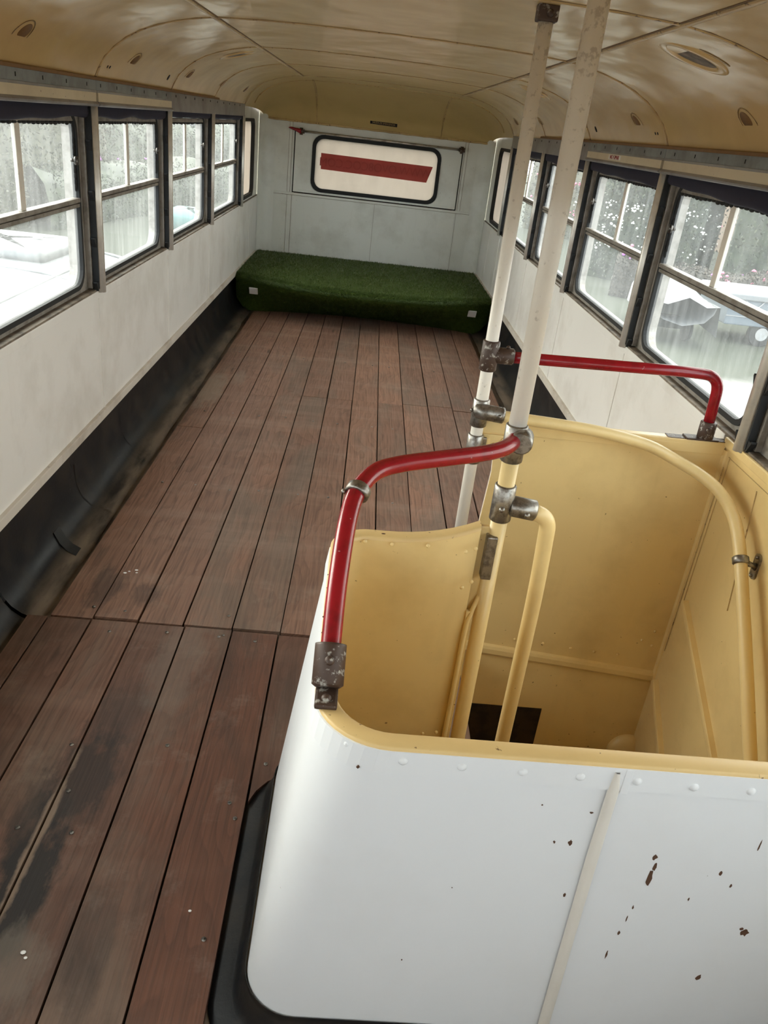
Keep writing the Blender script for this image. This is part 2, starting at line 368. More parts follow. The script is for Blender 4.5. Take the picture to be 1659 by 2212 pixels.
# ------------------------------------------------------------------ floor
def plank_floor():
    root = struct(thing('floor', 'worn red-brown wooden plank deck of the saloon', 'floor', (0, 3, 0)))
    bm = NBM(); uvl = bm.loops.layers.uv.new('UVMap'); cl = bm.loops.layers.float_color.new('plank')
    far = [-.948, -.802, -.64, -.48, -.322, -.166, -.008, .156, .315, .474, .632, .789, .944]
    near = [-.964, -.825, -.677, -.527, -.365, -.203, -.045, .113, .270, .43, .59, .75, .93]
    def X(i, y): t = (y - 2.2) / 4.7; return near[i] + (far[i] - near[i]) * t
    def plank(poly, rn, dz=0):
        ox, oy = random.uniform(0, 40), random.uniform(0, 40); r1, r2 = random.random(), random.random()
        n = len(poly); tilt = random.uniform(-.004, .004); cx = sum(p[0] for p in poly) / n
        T = [bm.verts.new((x, y, dz + tilt * (x - cx))) for x, y in poly]; B = [bm.verts.new((x, y, -.024)) for x, y in poly]
        fs = [bm.faces.new(T)] + [bm.faces.new((T[i], B[i], B[(i + 1) % n], T[(i + 1) % n])) for i in range(n)]
        for f in fs:
            for l in f.loops:
                l[uvl].uv = (l.vert.co.x - cx + ox + (.02 if l.vert.co.z < -.01 else 0), l.vert.co.y + oy)
                l[cl] = (r1, r2, max(0, min(1, rn)), 1)
    g = .0030
    je = [4.03, 7.3, 4.673, 4.713, 4.741, 4.749, 4.751, 4.756, 4.78, 4.80, 4.74, 4.70]
    for i in range(12):
        y0 = 2.197 + random.uniform(-.002, .010) if i < 9 else 2.27
        if i >= 8: y0 = 2.268
        segs = [(y0, je[i]), (je[i] + .005, 7.3)] if je[i] < 7 else [(y0, 7.3)]
        for a, b_ in segs:
            jl, jr = random.uniform(-.002, .002), random.uniform(-.002, .002)
            plank([(X(i, a) + g + jl, a), (X(i + 1, a) - g + jr, a), (X(i + 1, b_) - g, b_), (X(i, b_) + g, b_)], .12 if a > 3 else .22, random.uniform(-.003, .001))
    # front row
    fx = [-1.035, -.966, -.826, -.676, -.520, -.362, -.208, -.050, .108, .262, .330]
    fx0 = [-1.03, -.966, -.826, -.670, -.513, -.353, -.210, -.050, .108, .262, .330]
    for i in range(10):
        y1 = 2.19 + random.uniform(-.006, .002)
        if i <= 5:
            poly = [(fx0[i] + g, -1.6), (fx0[i + 1] - g, -1.6), (fx[i + 1] - g, y1), (fx[i] + g, y1)]
        elif i == 6:
            poly = [(fx[6] + g, 1.462), (-.190, 1.50), (-.165, 1.535), (-.135, 1.555), (-.10, 1.562), (fx[7] - g, 1.562), (fx[7] - g, y1), (fx[6] + g, y1)]
        else:
            poly = [(fx[i] + g, 1.575), (fx[i + 1] - g, 1.575), (fx[i + 1] - g, y1), (fx[i] + g, y1)]
        plank(poly, random.uniform(.75, 1) if i > 2 else .6, random.uniform(-.002, .001))
    # boards run on behind the front saloon
    obj('plank', bm, M['wood'], root)
    bm = NBM()
    for x, y in ((-.696, 1.614), (-.65, 1.456), (-.726, 1.335), (-.6, 1.331), (-.229, 1.405), (-.243, 1.083), (-.177, 1.595), (-.842, 2.263), (-.734, 2.251),
                 (-.387, 2.275), (-.388, 2.16), (-.448, 1.637), (-.25, 1.453), (-.40, 2.15), (-.57, 2.15), (-.75, 2.13), (-.28, 2.14), (-.86, 3.3), (-.71, 3.3),
                 (-.55, 3.28), (-.42, 3.3), (-.24, 3.3), (-.1, 3.3), (.03, 3.3), (.2, 3.3), (-.86, 4.3), (-.7, 4.3), (-.55, 4.3), (-.4, 4.32), (-.24, 4.3), (-.1, 4.3), (.1, 4.3), (.22, 4.3),
                 (-.86, 5.6), (-.7, 5.6), (-.55, 5.6), (-.4, 5.6), (-.24, 5.6), (-.1, 5.6), (.1, 5.6), (.22, 5.6), (.4, 5.6), (.55, 5.6)):
        tube(bm, [(x, y, -.002), (x, y, .0012), (x, y, .0013), (x, y, .0002)], [.0055, .0055, .003, .001], 10)
    obj('screw', bm, M['fitting'], root)
    bm = NBM()
    for x, y, r in ((-.802, 2.492, .007), (-.79, 2.505, .005), (-.767, 2.518, .007), (-.762, 2.50, .005), (-.285, 1.146, .004), (-.594, 1.031, .006), (-.585, 1.02, .004)):
        sphere(bm, (x, y, .001), r, (1, .8, .12), 8, 5)
    obj('paint_drip', bm, M['white_plastic'], root)
    # old black lino under the boards, with the stair opening left open
    bm = NBM()
    for a in ((-1.16, .32, YF, YE), (.32, 1.16, YF, .90), (.32, 1.16, Y4, YE)):
        box(bm, a[0], a[1], a[2], a[3], -.12, -.026)
    obj('subfloor', bm, M['lino'], root)
    bm = NBM()
    pr = [(-.985, -.024), (-1.02, -.014), (-1.055, -.004), (-1.085, .018), (-1.11, .055), (-1.128, .11), (-1.138, .19), (-1.142, .30)]
    def sw(sgn, y0, y1, drop=0):
        ys = [y0 + (y1 - y0) * i / max(1, int((y1 - y0) / .12)) for i in range(int((y1 - y0) / .12) + 1)]
        loops = []
        for y in ys:
            wob = .004 * math.sin(y * 7.3) + .003 * math.sin(y * 17)
            loops.append([(sgn * (x + wob * (k < 5)), y, z - drop + (.003 * math.sin(y * 5 + k) if k < 6 else 0)) for k, (x, z) in enumerate(pr)])
        loft(bm, loops, False)
    sw(1, 2.195, 8.36); sw(1, YF, 2.19, .012); sw(-1, Y4 + .03, 8.36); sw(-1, YF, .87)
    # joints where the lino was lapped
    for y in (2.98, 3.62, 4.6, 5.4, 6.3):
        loft(bm, [[(x + .003, y + d + .02 * math.sin(k), z + .0035) for k, (x, z) in enumerate(pr[:7])] for d in (0, .006)], False)
    obj('coving', bm, M['lino'], root, recalc=False)
    bm = NBM()
    loft(bm, [[(x + .004, y + k * .012, z + .004) for k, (x, z) in enumerate(pr[1:5])] for y in (2.60, 2.66)], False)
    obj('rubber_patch', bm, M['rubber'], root, recalc=False)
plank_floor()

# ------------------------------------------------------------------ side walls, sills, ledges
def side(s, nm):
    root = struct(thing('wall_' + nm, 'white painted panelling under the %s row of windows' % nm, 'wall', (s * W, 3, .3)))
    bm = NBM()
    if s < 0: box(bm, -1.20, -W, YF, 8.26, .290, .833); box(bm, -1.20, -1.15, YF, 8.26, -.12, .30)
    else:
        box(bm, W, 1.20, Y4 + .02, 8.26, .290, .833); box(bm, W, 1.20, YF, .88, .290, .833); box(bm, 1.15, 1.20, Y4 + .02, 8.26, -.12, .30); box(bm, 1.15, 1.20, YF, .88, -.12, .30)
        box(bm, 1.16, 1.20, .88, Y4 + .02, -.12, .833)
    obj('panelling', bm, M['white_wall'], root)
    bm = NBM()
    for y in POST + [7.75]:
        if s > 0 and .88 < y < Y4: continue
        box(bm, *sorted((s * (W + .004), s * (W - .0035))), y - .007, y + .007, .318, .826, .0015)
    obj('panel_bead', bm, M['white_wall'], root)
    bm = NBM()
    for a, c in (((YF, 8.2),) if s < 0 else ((Y4 + .02, 8.2), (YF, .88))):
        box(bm, *sorted((s * (W + .02), s * (W - .016))), a, c, .284, .320, .003)
    obj('ledge', bm, M['ledge'], root)
    bm = NBM()
    box(bm, *sorted((s * (W + .055), s * (W - .003))), YF, 8.22, .824, .836, .002)
    box(bm, *sorted((s * (W + .002), s * (W - .005))), YF, 8.22, .800, .826, .002)
    obj('sill', bm, M['sill'], root)
    bm = NBM()
    for a, c in (((YF, 8.2),) if s < 0 else ((Y4 + .02, 8.2), (YF, .88))):
        box(bm, *sorted((s * (W + .002), s * (W - .006))), a, c, .798, .829, .002)
    obj('sill_edge', bm, M['white_wall'], root)
side(-1, 'left'); side(1, 'right')

# ------------------------------------------------------------------ windows
wn = [0]
ORD = {2: 'first', 3: 'second', 4: 'third', 5: 'fourth', 6: 'fifth', 1: 'hidden', 0: 'rear'}
def window(s, k):
    y0, y1 = POST[k], POST[k + 1]; wn[0] += 1
    sd = 'left' if s < 0 else 'right'
    root = struct(thing('window_%d' % wn[0], '%s sliding window of the %s side counted from the camera end' % (ORD[k], sd), 'window', (s * 1.15, (y0 + y1) / 2, .836)))
    X = lambda d: s * d
    mp = lambda a, b, d: (s * d, a, b)
    O = rrect(y0 + .088, y1 - .088, .862, 1.490, .075)
    bm = NBM(); ring(bm, rrect(y0, y1, .833, 1.62, .002), O, mp, 1.150, 1.20); obj('frame', bm, M['frame'], root)
    bm = NBM(); ring(bm, rrect(y0 + .079, y1 - .079, .853, 1.499, .082), rrect(y0 + .097, y1 - .097, .871, 1.481, .068), mp, 1.143, 1.166)
    # ragged sealant round the upper half
    for i in range(26):
        y = y0 + .12 + (y1 - y0 - .24) * i / 25
        sphere(bm, (s * 1.152, y, 1.453), .008, (.6, 2.9, .6 + .7 * random.random()), 8, 5)
    for z in [1.23 + .02 * i for i in range(12)]:
        for yy in (y0 + .104, y1 - .104): sphere(bm, (s * 1.152, yy, z), .008, (.6, .5 + .6 * random.random(), 2.0), 8, 5)
    obj('gasket', bm, M['rubber'], root)
    bm = NBM()
    box(bm, *sorted((X(1.142), X(1.172))), y0 + .098, y1 - .098, 1.158, 1.172, .003)
    box(bm, *sorted((X(1.138), X(1.172))), y0 + .098, y1 - .098, 1.176, 1.192, .003)
    box(bm, *sorted((X(1.150), X(1.170))), y0 + .098, y1 - .098, 1.170, 1.178)
    obj('transom', bm, M['frame'], root)
    bm = NBM(); box(bm, *sorted((X(1.145), X(1.172))), y0 + .105, y1 - .105, 1.457, 1.478, .003); obj('top_rail', bm, M['frame'], root)
    box_obj('lower_pane', M['glass'], root, *sorted((X(1.1560), X(1.1563))), y0 + .09, y1 - .09, .862, 1.165)
    ym = (y0 + y1) / 2
    box_obj('upper_pane', M['glass'], root, *sorted((X(1.1540), X(1.1543))), ym - .02, y1 - .09, 1.185, 1.49)
    box_obj('upper_pane', M['glass'], root, *sorted((X(1.1600), X(1.1603))), y0 + .09, ym + .02, 1.185, 1.49)
    bm = NBM(); box(bm, *sorted((X(1.150), X(1.162))), ym - .024, ym + .016, 1.188, 1.462, .002)
    obj('sash_bar', bm, M['pole'], root)
    bm = NBM()
    tube(bm, [(X(1.156), y1 - .128, 1.325), (X(1.144), y1 - .128, 1.325)], .006, 10)
    tube(bm, [(X(1.144), y1 - .128, 1.325), (X(1.141), y1 - .128, 1.325), (X(1.132), y1 - .128, 1.325), (X(1.128), y1 - .128, 1.325)], [.006, .015, .017, .009], 14)
    obj('knob', bm, M['knob'], root)
    return root
for k in range(7): window(-1, k)
for k in range(7): window(1, k)

# corner panes beside the end wall
for s, nm in ((-1, 'left'), (1, 'right')):
    wn[0] += 1
    root = struct(thing('window_%d' % wn[0], 'white painted corner pane beside the %s end of the back wall' % nm, 'window', (s * 1.13, 7.65, .836)))
    mp = lambda a, b, d: (s * d, a, b)
    bm = NBM(); ring(bm, rrect(7.13, 8.27, .833, 1.62, .002), rrect(7.19, 7.93, .868, 1.482, .07), mp, 1.128, 1.20); obj('frame', bm, M['white_end'], root)
    bm = NBM(); ring(bm, rrect(7.175, 7.945, .853, 1.497, .085), rrect(7.20, 7.92, .878, 1.472, .066), mp, 1.118, 1.16); obj('gasket', bm, M['rubber'], root)
    box_obj('pane', M['corner_pane'], root, *sorted((s * 1.150, s * 1.153)), 7.19, 7.94, .86, 1.49)

# window posts
def post(s, k):
    y = POST[k]; sd = 'left' if s < 0 else 'right'
    root = struct(thing('trim_%d' % (k + (1 if s < 0 else 11)), 'chrome fronted post before the %s window of the %s side' % (ORD.get(k, 'back corner'), sd), 'trim', (s * 1.12, y, .833)))
    bm = NBM(); box(bm, *sorted((s * 1.112, s * 1.165)), y - .022, y + .030, .836, 1.52, .002); obj('post_body', bm, M['frame'], root)
    bm = NBM()
    prof = [(-.003, -.021), (.008, -.0205), (.009, -.013), (.017, -.0125), (.021, -.005), (.021, .005), (.017, .0125), (.009, .013), (.008, .0205), (-.003, .021)]
    loft(bm, [[(s * (1.112 - a), y + .006 + b, z) for a, b in prof] for z in (.822, 1.522)], True, True)
    obj('chrome_strip', bm, M['chrome'], root)
    bm = NBM()
    for yy, dr in ((y - .022, -1), (y + .030, 1)):
        box(bm, *sorted((s * 1.106, s * 1.128)), min(yy, yy + dr * .008), max(yy, yy + dr * .008), .84, 1.515)
        for z in (.858, 1.030, 1.205, 1.385):
            lp = [(yy + dr * .006, z - .028), (yy + dr * .010, z - .026), (yy + dr * .028, z + .006), (yy + dr * .026, z + .012), (yy + dr * .020, z + .008), (yy + dr * .006, z + .012)]
            prism(bm, lp, lambda a, b, d: (s * d, a, b), 1.108, 1.124)
    obj('blind_catch', bm, M['rubber'], root)
    bm = NBM()
    for yy, dr in ((y - .032, -1), (y + .040, 1)):
        box(bm, *sorted((s * 1.130, s * 1.150)), min(yy, yy + dr * .010), max(yy, yy + dr * .010), .84, 1.51, .002)
    obj('side_flange', bm, M['frame'], root)
for k in range(8): post(-1, k); post(1, k)

# pelmets, strips and fascias above the windows
tn = [30]
def over(s):
    sd = 'left' if s < 0 else 'right'
    for k in range(7):
        y0, y1 = POST[k], POST[k + 1]; tn[0] += 1
        if k <= 4 - 0 and y1 < 4.6:
            root = struct(thing('trim_%d' % tn[0], 'cream pelmet and grey strip over the %s window of the %s side' % (ORD[k], sd), 'trim', (s * 1.1, (y0 + y1) / 2, 1.515)))
            bm = NBM(); box(bm, *sorted((s * 1.088, s * 1.15)), y0 + .018, y1 - .010, 1.514, 1.562, .002); obj('pelmet', bm, M['pelmet'], root)
            bm = NBM()
            loft(bm, [[(s * x, y, z) for x, z in ((1.15, 1.512), (1.092, 1.512), (1.082, 1.515), (1.080, 1.521), (1.086, 1.529), (1.15, 1.531))] for y in (y0 + .012, y1 - .004)], True, True, False)
            obj('pelmet_lip', bm, M['fascia'], root)
            bm = NBM(); box(bm, *sorted((s * 1.090, s * 1.14)), y0, y1 - .003, 1.5625, 1.604, .001); obj('grey_strip', bm, M['blue_strip'], root)
            bm = NBM(); box(bm, *sorted((s * 1.087, s * 1.14)), y0, y1 - .003, 1.559, 1.567, .001); obj('strip_bead', bm, M['fascia'], root)
            bm = NBM()
            for i in range(6): box(bm, *sorted((s * 1.0885, s * 1.0905)), y0 + .05 + i * .21, y0 + .054 + i * .21, 1.578, 1.590)
            obj('tack', bm, M['dark'], root)
        else:
            root = struct(thing('trim_%d' % tn[0], 'bare grey metal fascia over the %s window of the %s side' % (ORD[k], sd), 'trim', (s * 1.1, (y0 + y1) / 2, 1.505)))
            bm = NBM(); box(bm, *sorted((s * 1.082 + s * .002 * k, s * 1.15)), y0 + .002, y1 - .002, 1.512, 1.600, .001); obj('fascia_sheet', bm, M['fascia'], root)
            bm = NBM()
            for i in range(5): tube(bm, [(s * (1.080 + .002 * k), y0 + .1 + i * .24, 1.585), (s * (1.084 + .002 * k), y0 + .1 + i * .24, 1.585)], .006, 8)
            obj('fixing_hole', bm, M['dark'], root)
    tn[0] += 1
    bm = NBM(); box(bm, *sorted((s * 1.081, s * 1.14)), YF, 5.9, 1.600, 1.611, .002)
    struct(obj('trim_%d' % tn[0], bm, M['orange_wood']), 'thin brown wooden strip along the %s edge of the ceiling' % sd, 'trim')
over(-1); over(1)

# rolled blinds tucked under the pelmets
def blind(s, k, sag, z0, seed):
    y0, y1 = POST[k] + .035, POST[k + 1] - .03; rr = random.Random(seed)
    loops = []
    for i in range(41):
        t = i / 40; y = y0 + (y1 - y0) * t; sg = sag(t); a = 1 + .12 * math.sin(t * 19 + seed)
        cz = z0; loops.append([(s * (1.128 + .016 * math.cos(q)) - s * .001 * math.sin(3 * q + 8 * t), y, cz + .022 * math.sin(q) * a - sg * (.5 - .5 * math.sin(q))) for q in [2 * PI * j / 14 for j in range(14)]])
    bm = NBM(); loft(bm, loops, True, True)
    sd = 'left' if s < 0 else 'right'
    tag(obj('roller_blind', bm, M['blind']), 'dark navy blind rolled up at the top of the %s window on the %s side' % (ORD[k], sd), 'blind', 'rolled blinds over the side windows')
blind(-1, 3, lambda t: .012 + .006 * math.sin(t * 5), 1.500, 1)
blind(-1, 4, lambda t: .004 + .010 * abs(math.sin(t * 6)), 1.504, 2)
blind(-1, 5, lambda t: .002, 1.506, 3); blind(-1, 6, lambda t: .002, 1.506, 4)
blind(1, 3, lambda t: .034 * max(0, 1 - t * 1.15) + .004, 1.500, 5)
blind(1, 4, lambda t: .012 + .012 * (1 - t), 1.502, 6)
blind(1, 5, lambda t: .016 + .006 * math.sin(t * 4), 1.502, 7); blind(1, 6, lambda t: .014, 1.504, 8)

# no-smoking sticker on the right pelmet
bm = NBM(); box(bm, 1.0865, 1.0878, 3.925, 4.125, 1.536, 1.556)
st = tag(obj('sticker', bm, M['white_wall']), 'small sticker with red lettering on the cream pelmet of the right side', 'sticker')
text('lettering', 'NO FUMAR', 0.025, M['red'], st, (1.0862, 4.025, 1.5455), (PI / 2, 0, -PI / 2), 1.2)

# ------------------------------------------------------------------ ceiling
XS = [(1.105, 1.585), (1.094, 1.612), (1.080, 1.642), (1.055, 1.683), (1.02, 1.718), (.975, 1.752), (.92, 1.782), (.86, 1.805), (.79, 1.825), (.72, 1.840), (.64, 1.851), (.5, 1.859), (.35, 1.8635), (.18, 1.866), (0, 1.867)]
XS = [(-x, z) for x, z in XS] + [(x, z) for x, z in XS[::-1][1:]]
def zc(x):
    x = abs(x); L = XS[len(XS) // 2:]
    for (a, za), (b, zb) in zip(L, L[1:]):
        if a <= x <= b: return za + (zb - za) * (x - a) / (b - a)
    return L[-1][1]
def kd(y): s = max(0, (y - 7.22) / 1.160); return (1 - min(1, s) ** 2.8) ** (1 / 2.3)
ce = struct(thing('ceiling', 'glossy cream painted ceiling with rounded coves', 'ceiling', (0, 3, 1.6)))
bm = NBM(); ys = [YF + (7.2 - YF) * i / 60 for i in range(61)]
loft(bm, [[(x, y, z) for x, z in XS] for y in ys], False); obj('lining', bm, M['ceiling'], ce)
bm = NBM(); loft(bm, [[(x * 1.13, y, z + .06) for x, z in XS] for y in (YF - .1, 8.6)], False, False); obj('roof_skin', bm, M['coach'], ce)
bm = NBM()
yd = [7.2 + 1.186 * (1 - (1 - i / 24) ** 1.8) for i in range(25)]
loft(bm, [[(x * (1.005 - .02 * max(0, (y - 7.8))), y, 1.514 + (z - 1.514) * max(.0, kd(y))) for x, z in XS] for y in yd], False)
obj('end_dome', bm, M['dome'], ce)
def bead(pts, w, h, bm):
    """flat raised strip along pts lying under the ceiling"""
    P = [Vector(p) for p in pts]
    for off, hh in ((0, h),):
        L = []
        for i, p in enumerate(P):
            t = (P[min(i + 1, len(P) - 1)] - P[max(i - 1, 0)]).normalized()
            nx = Vector((0, 1, 0)) if abs(t.y) < .7 else Vector((1, 0, 0))
            nrm = t.cross(nx).normalized()
            if nrm.z > 0 : nrm = -nrm
            if abs(p.x) > 1.0 and nrm.x * p.x > 0: nrm = -nrm
            L.append([p + nx * w * a + nrm * hh * b for a, b in ((-.5, -.4), (-.42, .75), (-.2, 1), (.2, 1), (.42, .75), (.5, -.4))])
        loft(bm, L, True, True)
dense = smooth_path([(x, 0, z) for x, z in XS], 3)
for i, y in enumerate(POST[2:] ):
    bm = NBM(); bead([(p.x, y + .01, p.z) for p in dense], .016, .004, bm); obj('joint_bead', bm, M['bead'], ce)
    bm = NBM(); bead([(p.x, y - .001, p.z) for p in dense], .0035, .0012, bm); obj('joint_gap', bm, M['gap'], ce)
for s in (-1, 1):
    bm = NBM(); bead([(s * .655, YF + i * .3, zc(.655)) for i in range(33)], .020, .005, bm); obj('joint_bead', bm, M['bead'], ce)
    bm = NBM(); bead([(s * .643, YF + i * .3, zc(.643)) for i in range(33)], .005, .002, bm); obj('joint_gap', bm, M['gap'], ce)
    bm = NBM(); bead([(s * .60, y, 1.514 + (zc(.6) - 1.514) * kd(y)) for y in yd[5:24]], .018, .005, bm); obj('joint_bead', bm, M['bead'], ce)
bm = NBM(); bead([(p.x, 7.66, 1.514 + (p.z - 1.514) * kd(7.66) + .001) for p in dense if p.z > 1.62], .016, .005, bm); obj('joint_bead', bm, M['bead'], ce)
bm = NBM(); tube(bm, [(x, 8.386, 1.514 + .002 * math.sin(x * 40)) for x in [-1.09 + .0545 * i for i in range(41)]], .010, 8); obj('edge_bead', bm, M['bead'], ce)
# on-surface ovals: lamp scars and slots
def surf_frame(x):
    e = .004; t = Vector((1, 0, (zc(x + e) - zc(x - e)) / (2 * e))).normalized(); n = Vector((t.z, 0, -t.x))
    if n.z > 0: n = -n
    return Vector((x, 0, zc(x))), t, n
def oval(bm, x, y, a, b_, h, hole=0):
    P, t, n = surf_frame(x); K = 28; Y = Vector((0, 1, 0))
    def L(s1, hh): return [P + Vector((0, y, 0)) + t * (a * s1 * math.cos(2 * PI * i / K)) + Y * (b_ * s1 * math.sin(2 * PI * i / K)) + n * hh for i in range(K)]
    if hole: loft(bm, [L(1.0, -.001), L(.97, h * .8), L(.90, h), L(hole + .06, h * .9), L(hole, h * .3), L(hole, -.004)], True)
    else: loft(bm, [L(1, -.001), L(.95, h), L(.02, h)], True, True)
for s, ysc in ((-1, (2.576, 3.706, 4.765, 5.78, 6.77)), (1, (2.567, 3.653, 4.76, 5.78, 6.77))):
    for y in ysc:
        bm = NBM(); oval(bm, s * 1.05, y, .050, .056, .0012, .93); obj('lamp_scar', bm, M['bead'], ce)
        bm = NBM(); oval(bm, s * 1.046, y + .010, .030, .034, .0010); obj('lamp_patch', bm, M['orange_wood'], ce)
    bm = NBM(); oval(bm, s * 1.068, 4.40, .015, .016, .0012); oval(bm, s * 1.074, 3.44, .006, .006, .0012); oval(bm, s * 1.074, 3.47, .006, .006, .0012)
    obj('screw_hole', bm, M['dark'], ce)
for s, y, lb in ((1, 2.45, 'oval ceiling vent in the right cove nearest the camera, with wire mesh'), (1, 4.87, 'oval ceiling vent in the right cove halfway to the end wall'),
                 (-1, 4.87, 'oval ceiling vent in the left cove halfway to the end wall')):
    P, t, n = surf_frame(s * .80)
    v = thing('ceiling_vent', lb, 'vent', P + Vector((0, y, 0)), 'oval vents in the ceiling coves')
    bm = NBM(); oval(bm, s * .80, y, .112, .090, .007, .66); obj('vent_ring', bm, M['ceiling'], v)
    b2 = NBM(); oval(b2, s * .80, y, .075, .061, .0012); obj('vent_mesh', b2, M['sill'], v)
    bm = NBM(); oval(bm, s * .80, y, .135, .115, .0012, .95); obj('outer_ring', bm, M['bead'], v)

# ------------------------------------------------------------------ end wall with the emergency door
we = struct(thing('wall_back', 'off-white painted end wall with rounded corners', 'wall', (0, YE, 0)))
mpE = lambda a, b, d: (a, d, b)
hole = rrect(-.612, .622, .916, 1.412, .095)
bm = NBM(); ring(bm, rrect(-.985, .985, -.05, 1.575, .002), hole, mpE, YE, YE + .05); obj('panelling', bm, M['white_end'], we)
bm = NBM()
for s in (-1, 1):
    arc = [(s * W, 8.24)] + [(s * (.98 + .14 * math.cos(t)), 8.26 + .14 * math.sin(t)) for t in [i * PI / 16 for i in range(9)]]
    loft(bm, [[(x, y, z) for x, y in arc] for z in (-.05, 1.575)], False)
    arc2 = [(x + s * .05, y + .05) for x, y in arc]
    loft(bm, [[(x, y, z) for x, y in arc2] for z in (-.05, 1.575)], False)
obj('corner', bm, M['white_end'], we)
bm = NBM()
for x in (-.835, .865): box(bm, x - .014, x + .014, YE - .004, YE + .003, .88, 1.545, .0015)
box(bm, -.98, .98, YE - .006, YE + .003, .855, .876, .002)
for x in (-.84, .02, .84): box(bm, x - .006, x + .006, YE - .003, YE + .003, .28, .855, .001)
obj('panel_strip', bm, M['white_end'], we)
bm = NBM()
for x in (-.849, -.821, .851, .879): box(bm, x - .0012, x + .0012, YE - .0045, YE, .88, 1.53)
for x in (-.846, .026, .846, -.80): box(bm, x - .001, x + .001, YE - .0035, YE, .30, .852)
box(bm, -.98, .98, YE - .0065, YE, .8525, .855); box(bm, -.78, .80, YE - .0065, YE, .876, .878)
obj('panel_gap', bm, M['gap'], we)
dr = struct(thing('door_1', 'emergency door in the end wall with a rounded window', 'door', (0, YE, .885)))
bm = NBM(); ring(bm, rrect(-.790, .826, .888, 1.424, .004), rrect(-.622, .632, .908, 1.420, .09), mpE, YE - .008, YE + .004); obj('door_panel', bm, M['white_end'], dr)
bm = NBM()
for a in ((-.800, -.790, .883, 1.43), (.826, .836, .883, 1.43), (-.80, .836, .878, .888)):
    box(bm, a[0], a[1], YE - .005, YE + .003, a[2], a[3])
obj('door_gap', bm, M['dark'], dr)
bm = NBM(); ring(bm, rrect(-.622, .632, .906, 1.422, .105), rrect(-.588, .598, .940, 1.388, .080), mpE, YE - .020, YE + .02); obj('gasket', bm, M['rubber'], dr)
bm = NBM(); box(bm, -.61, .62, YE + .004, YE + .007, .918, 1.410); obj('pane', bm, M['opal'], dr)
bm = NBM(); prism(bm, [(-.530, 1.118), (.512, 1.104), (.560, 1.252), (-.536, 1.262)], mpE, YE + .0030, YE + .0042)
bn = tag(obj('banner', bm, M['banner'], dr)); 
text('lettering', 'WWW.OVO8COC.COM', .110, M['banner_text'], bn, (0.0, YE + .0018, 1.182), (PI / 2, 0, PI), .92)
bm = NBM()
for z in (.905, 1.43): box(bm, -.74, .75, YE - .014, YE - .002, z - .006, z + .006, .002)
obj('door_rail', bm, M['white_end'], dr)
# lock bar across the door
lb = tag(thing('lock_bar', 'steel lock rod with a red handle across the emergency door', 'lock bar', (0, 8.36, 1.41)))
lb.parent = None
bm = NBM(); tube(bm, [(-.74, 8.360, 1.432), (.80, 8.360, 1.432)], .0105, 12); obj('rod', bm, M['steel'], lb)
for x in (-.735, .815):
    bm = NBM(); tube(bm, [(x, 8.360, 1.400), (x, 8.360, 1.462)], .016, 10); box(bm, x - .025, x + .025, 8.362, 8.392, 1.412, 1.452, .003); tube(bm, [(x - .02, 8.36, 1.432), (x + .03, 8.36, 1.432)], .020, 12); obj('bracket', bm, M['rustfit'], lb)
bm = NBM(); loft(bm, [[(x, 8.345 + a * w, z + c * w) for a, c in ((-1, 0), (-.7, .7), (0, 1), (.7, .7), (1, 0), (.7, -.7), (0, -1), (-.7, -.7))] for x, z, w in ((-.855, 1.452, .004), (-.83, 1.450, .011), (-.79, 1.442, .014), (-.755, 1.434, .020), (-.735, 1.432, .023))], True, True)
obj('red_handle', bm, M['red'], lb)
# exit plate
sg = NBM(); prism(sg, [(-.09, 1.567), (.17, 1.561), (.17, 1.590), (-.09, 1.596)], mpE, 8.366, 8.369)
sg = tag(obj('sign_plate', sg, M['dark']), 'small dark plate with emergency exit lettering above the end door', 'sign')
text('lettering', 'SALIDA DE EMERGENCIA', .024, M['bead'], sg, (.04, 8.3645, 1.5785), (PI / 2, .022, 0), .82)

# front end behind the camera
wf = struct(thing('wall_front', 'white front wall behind the camera with two windows', 'wall', (0, YF, 0)))
mpF = lambda a, b, d: (a, d, b)
for x0, x1 in ((-1.16, 0), (0, 1.16)):
    bm = NBM(); ring(bm, rrect(x0, x1, -.1, 1.75, .002), rrect(x0 + .12, x1 - .12, 1.00, 1.46, .08), mpF, YF - .05, YF); obj('panelling', bm, M['white_wall'], wf)
    box_obj('pane', M['glass'], wf, x0 + .08, x1 - .08, YF - .03, YF - .027, .61, 1.56)
bm = NBM(); box(bm, -1.16, 1.16, YF - .05, YF, 1.75, 1.95); obj('header', bm, M['cream'], wf)

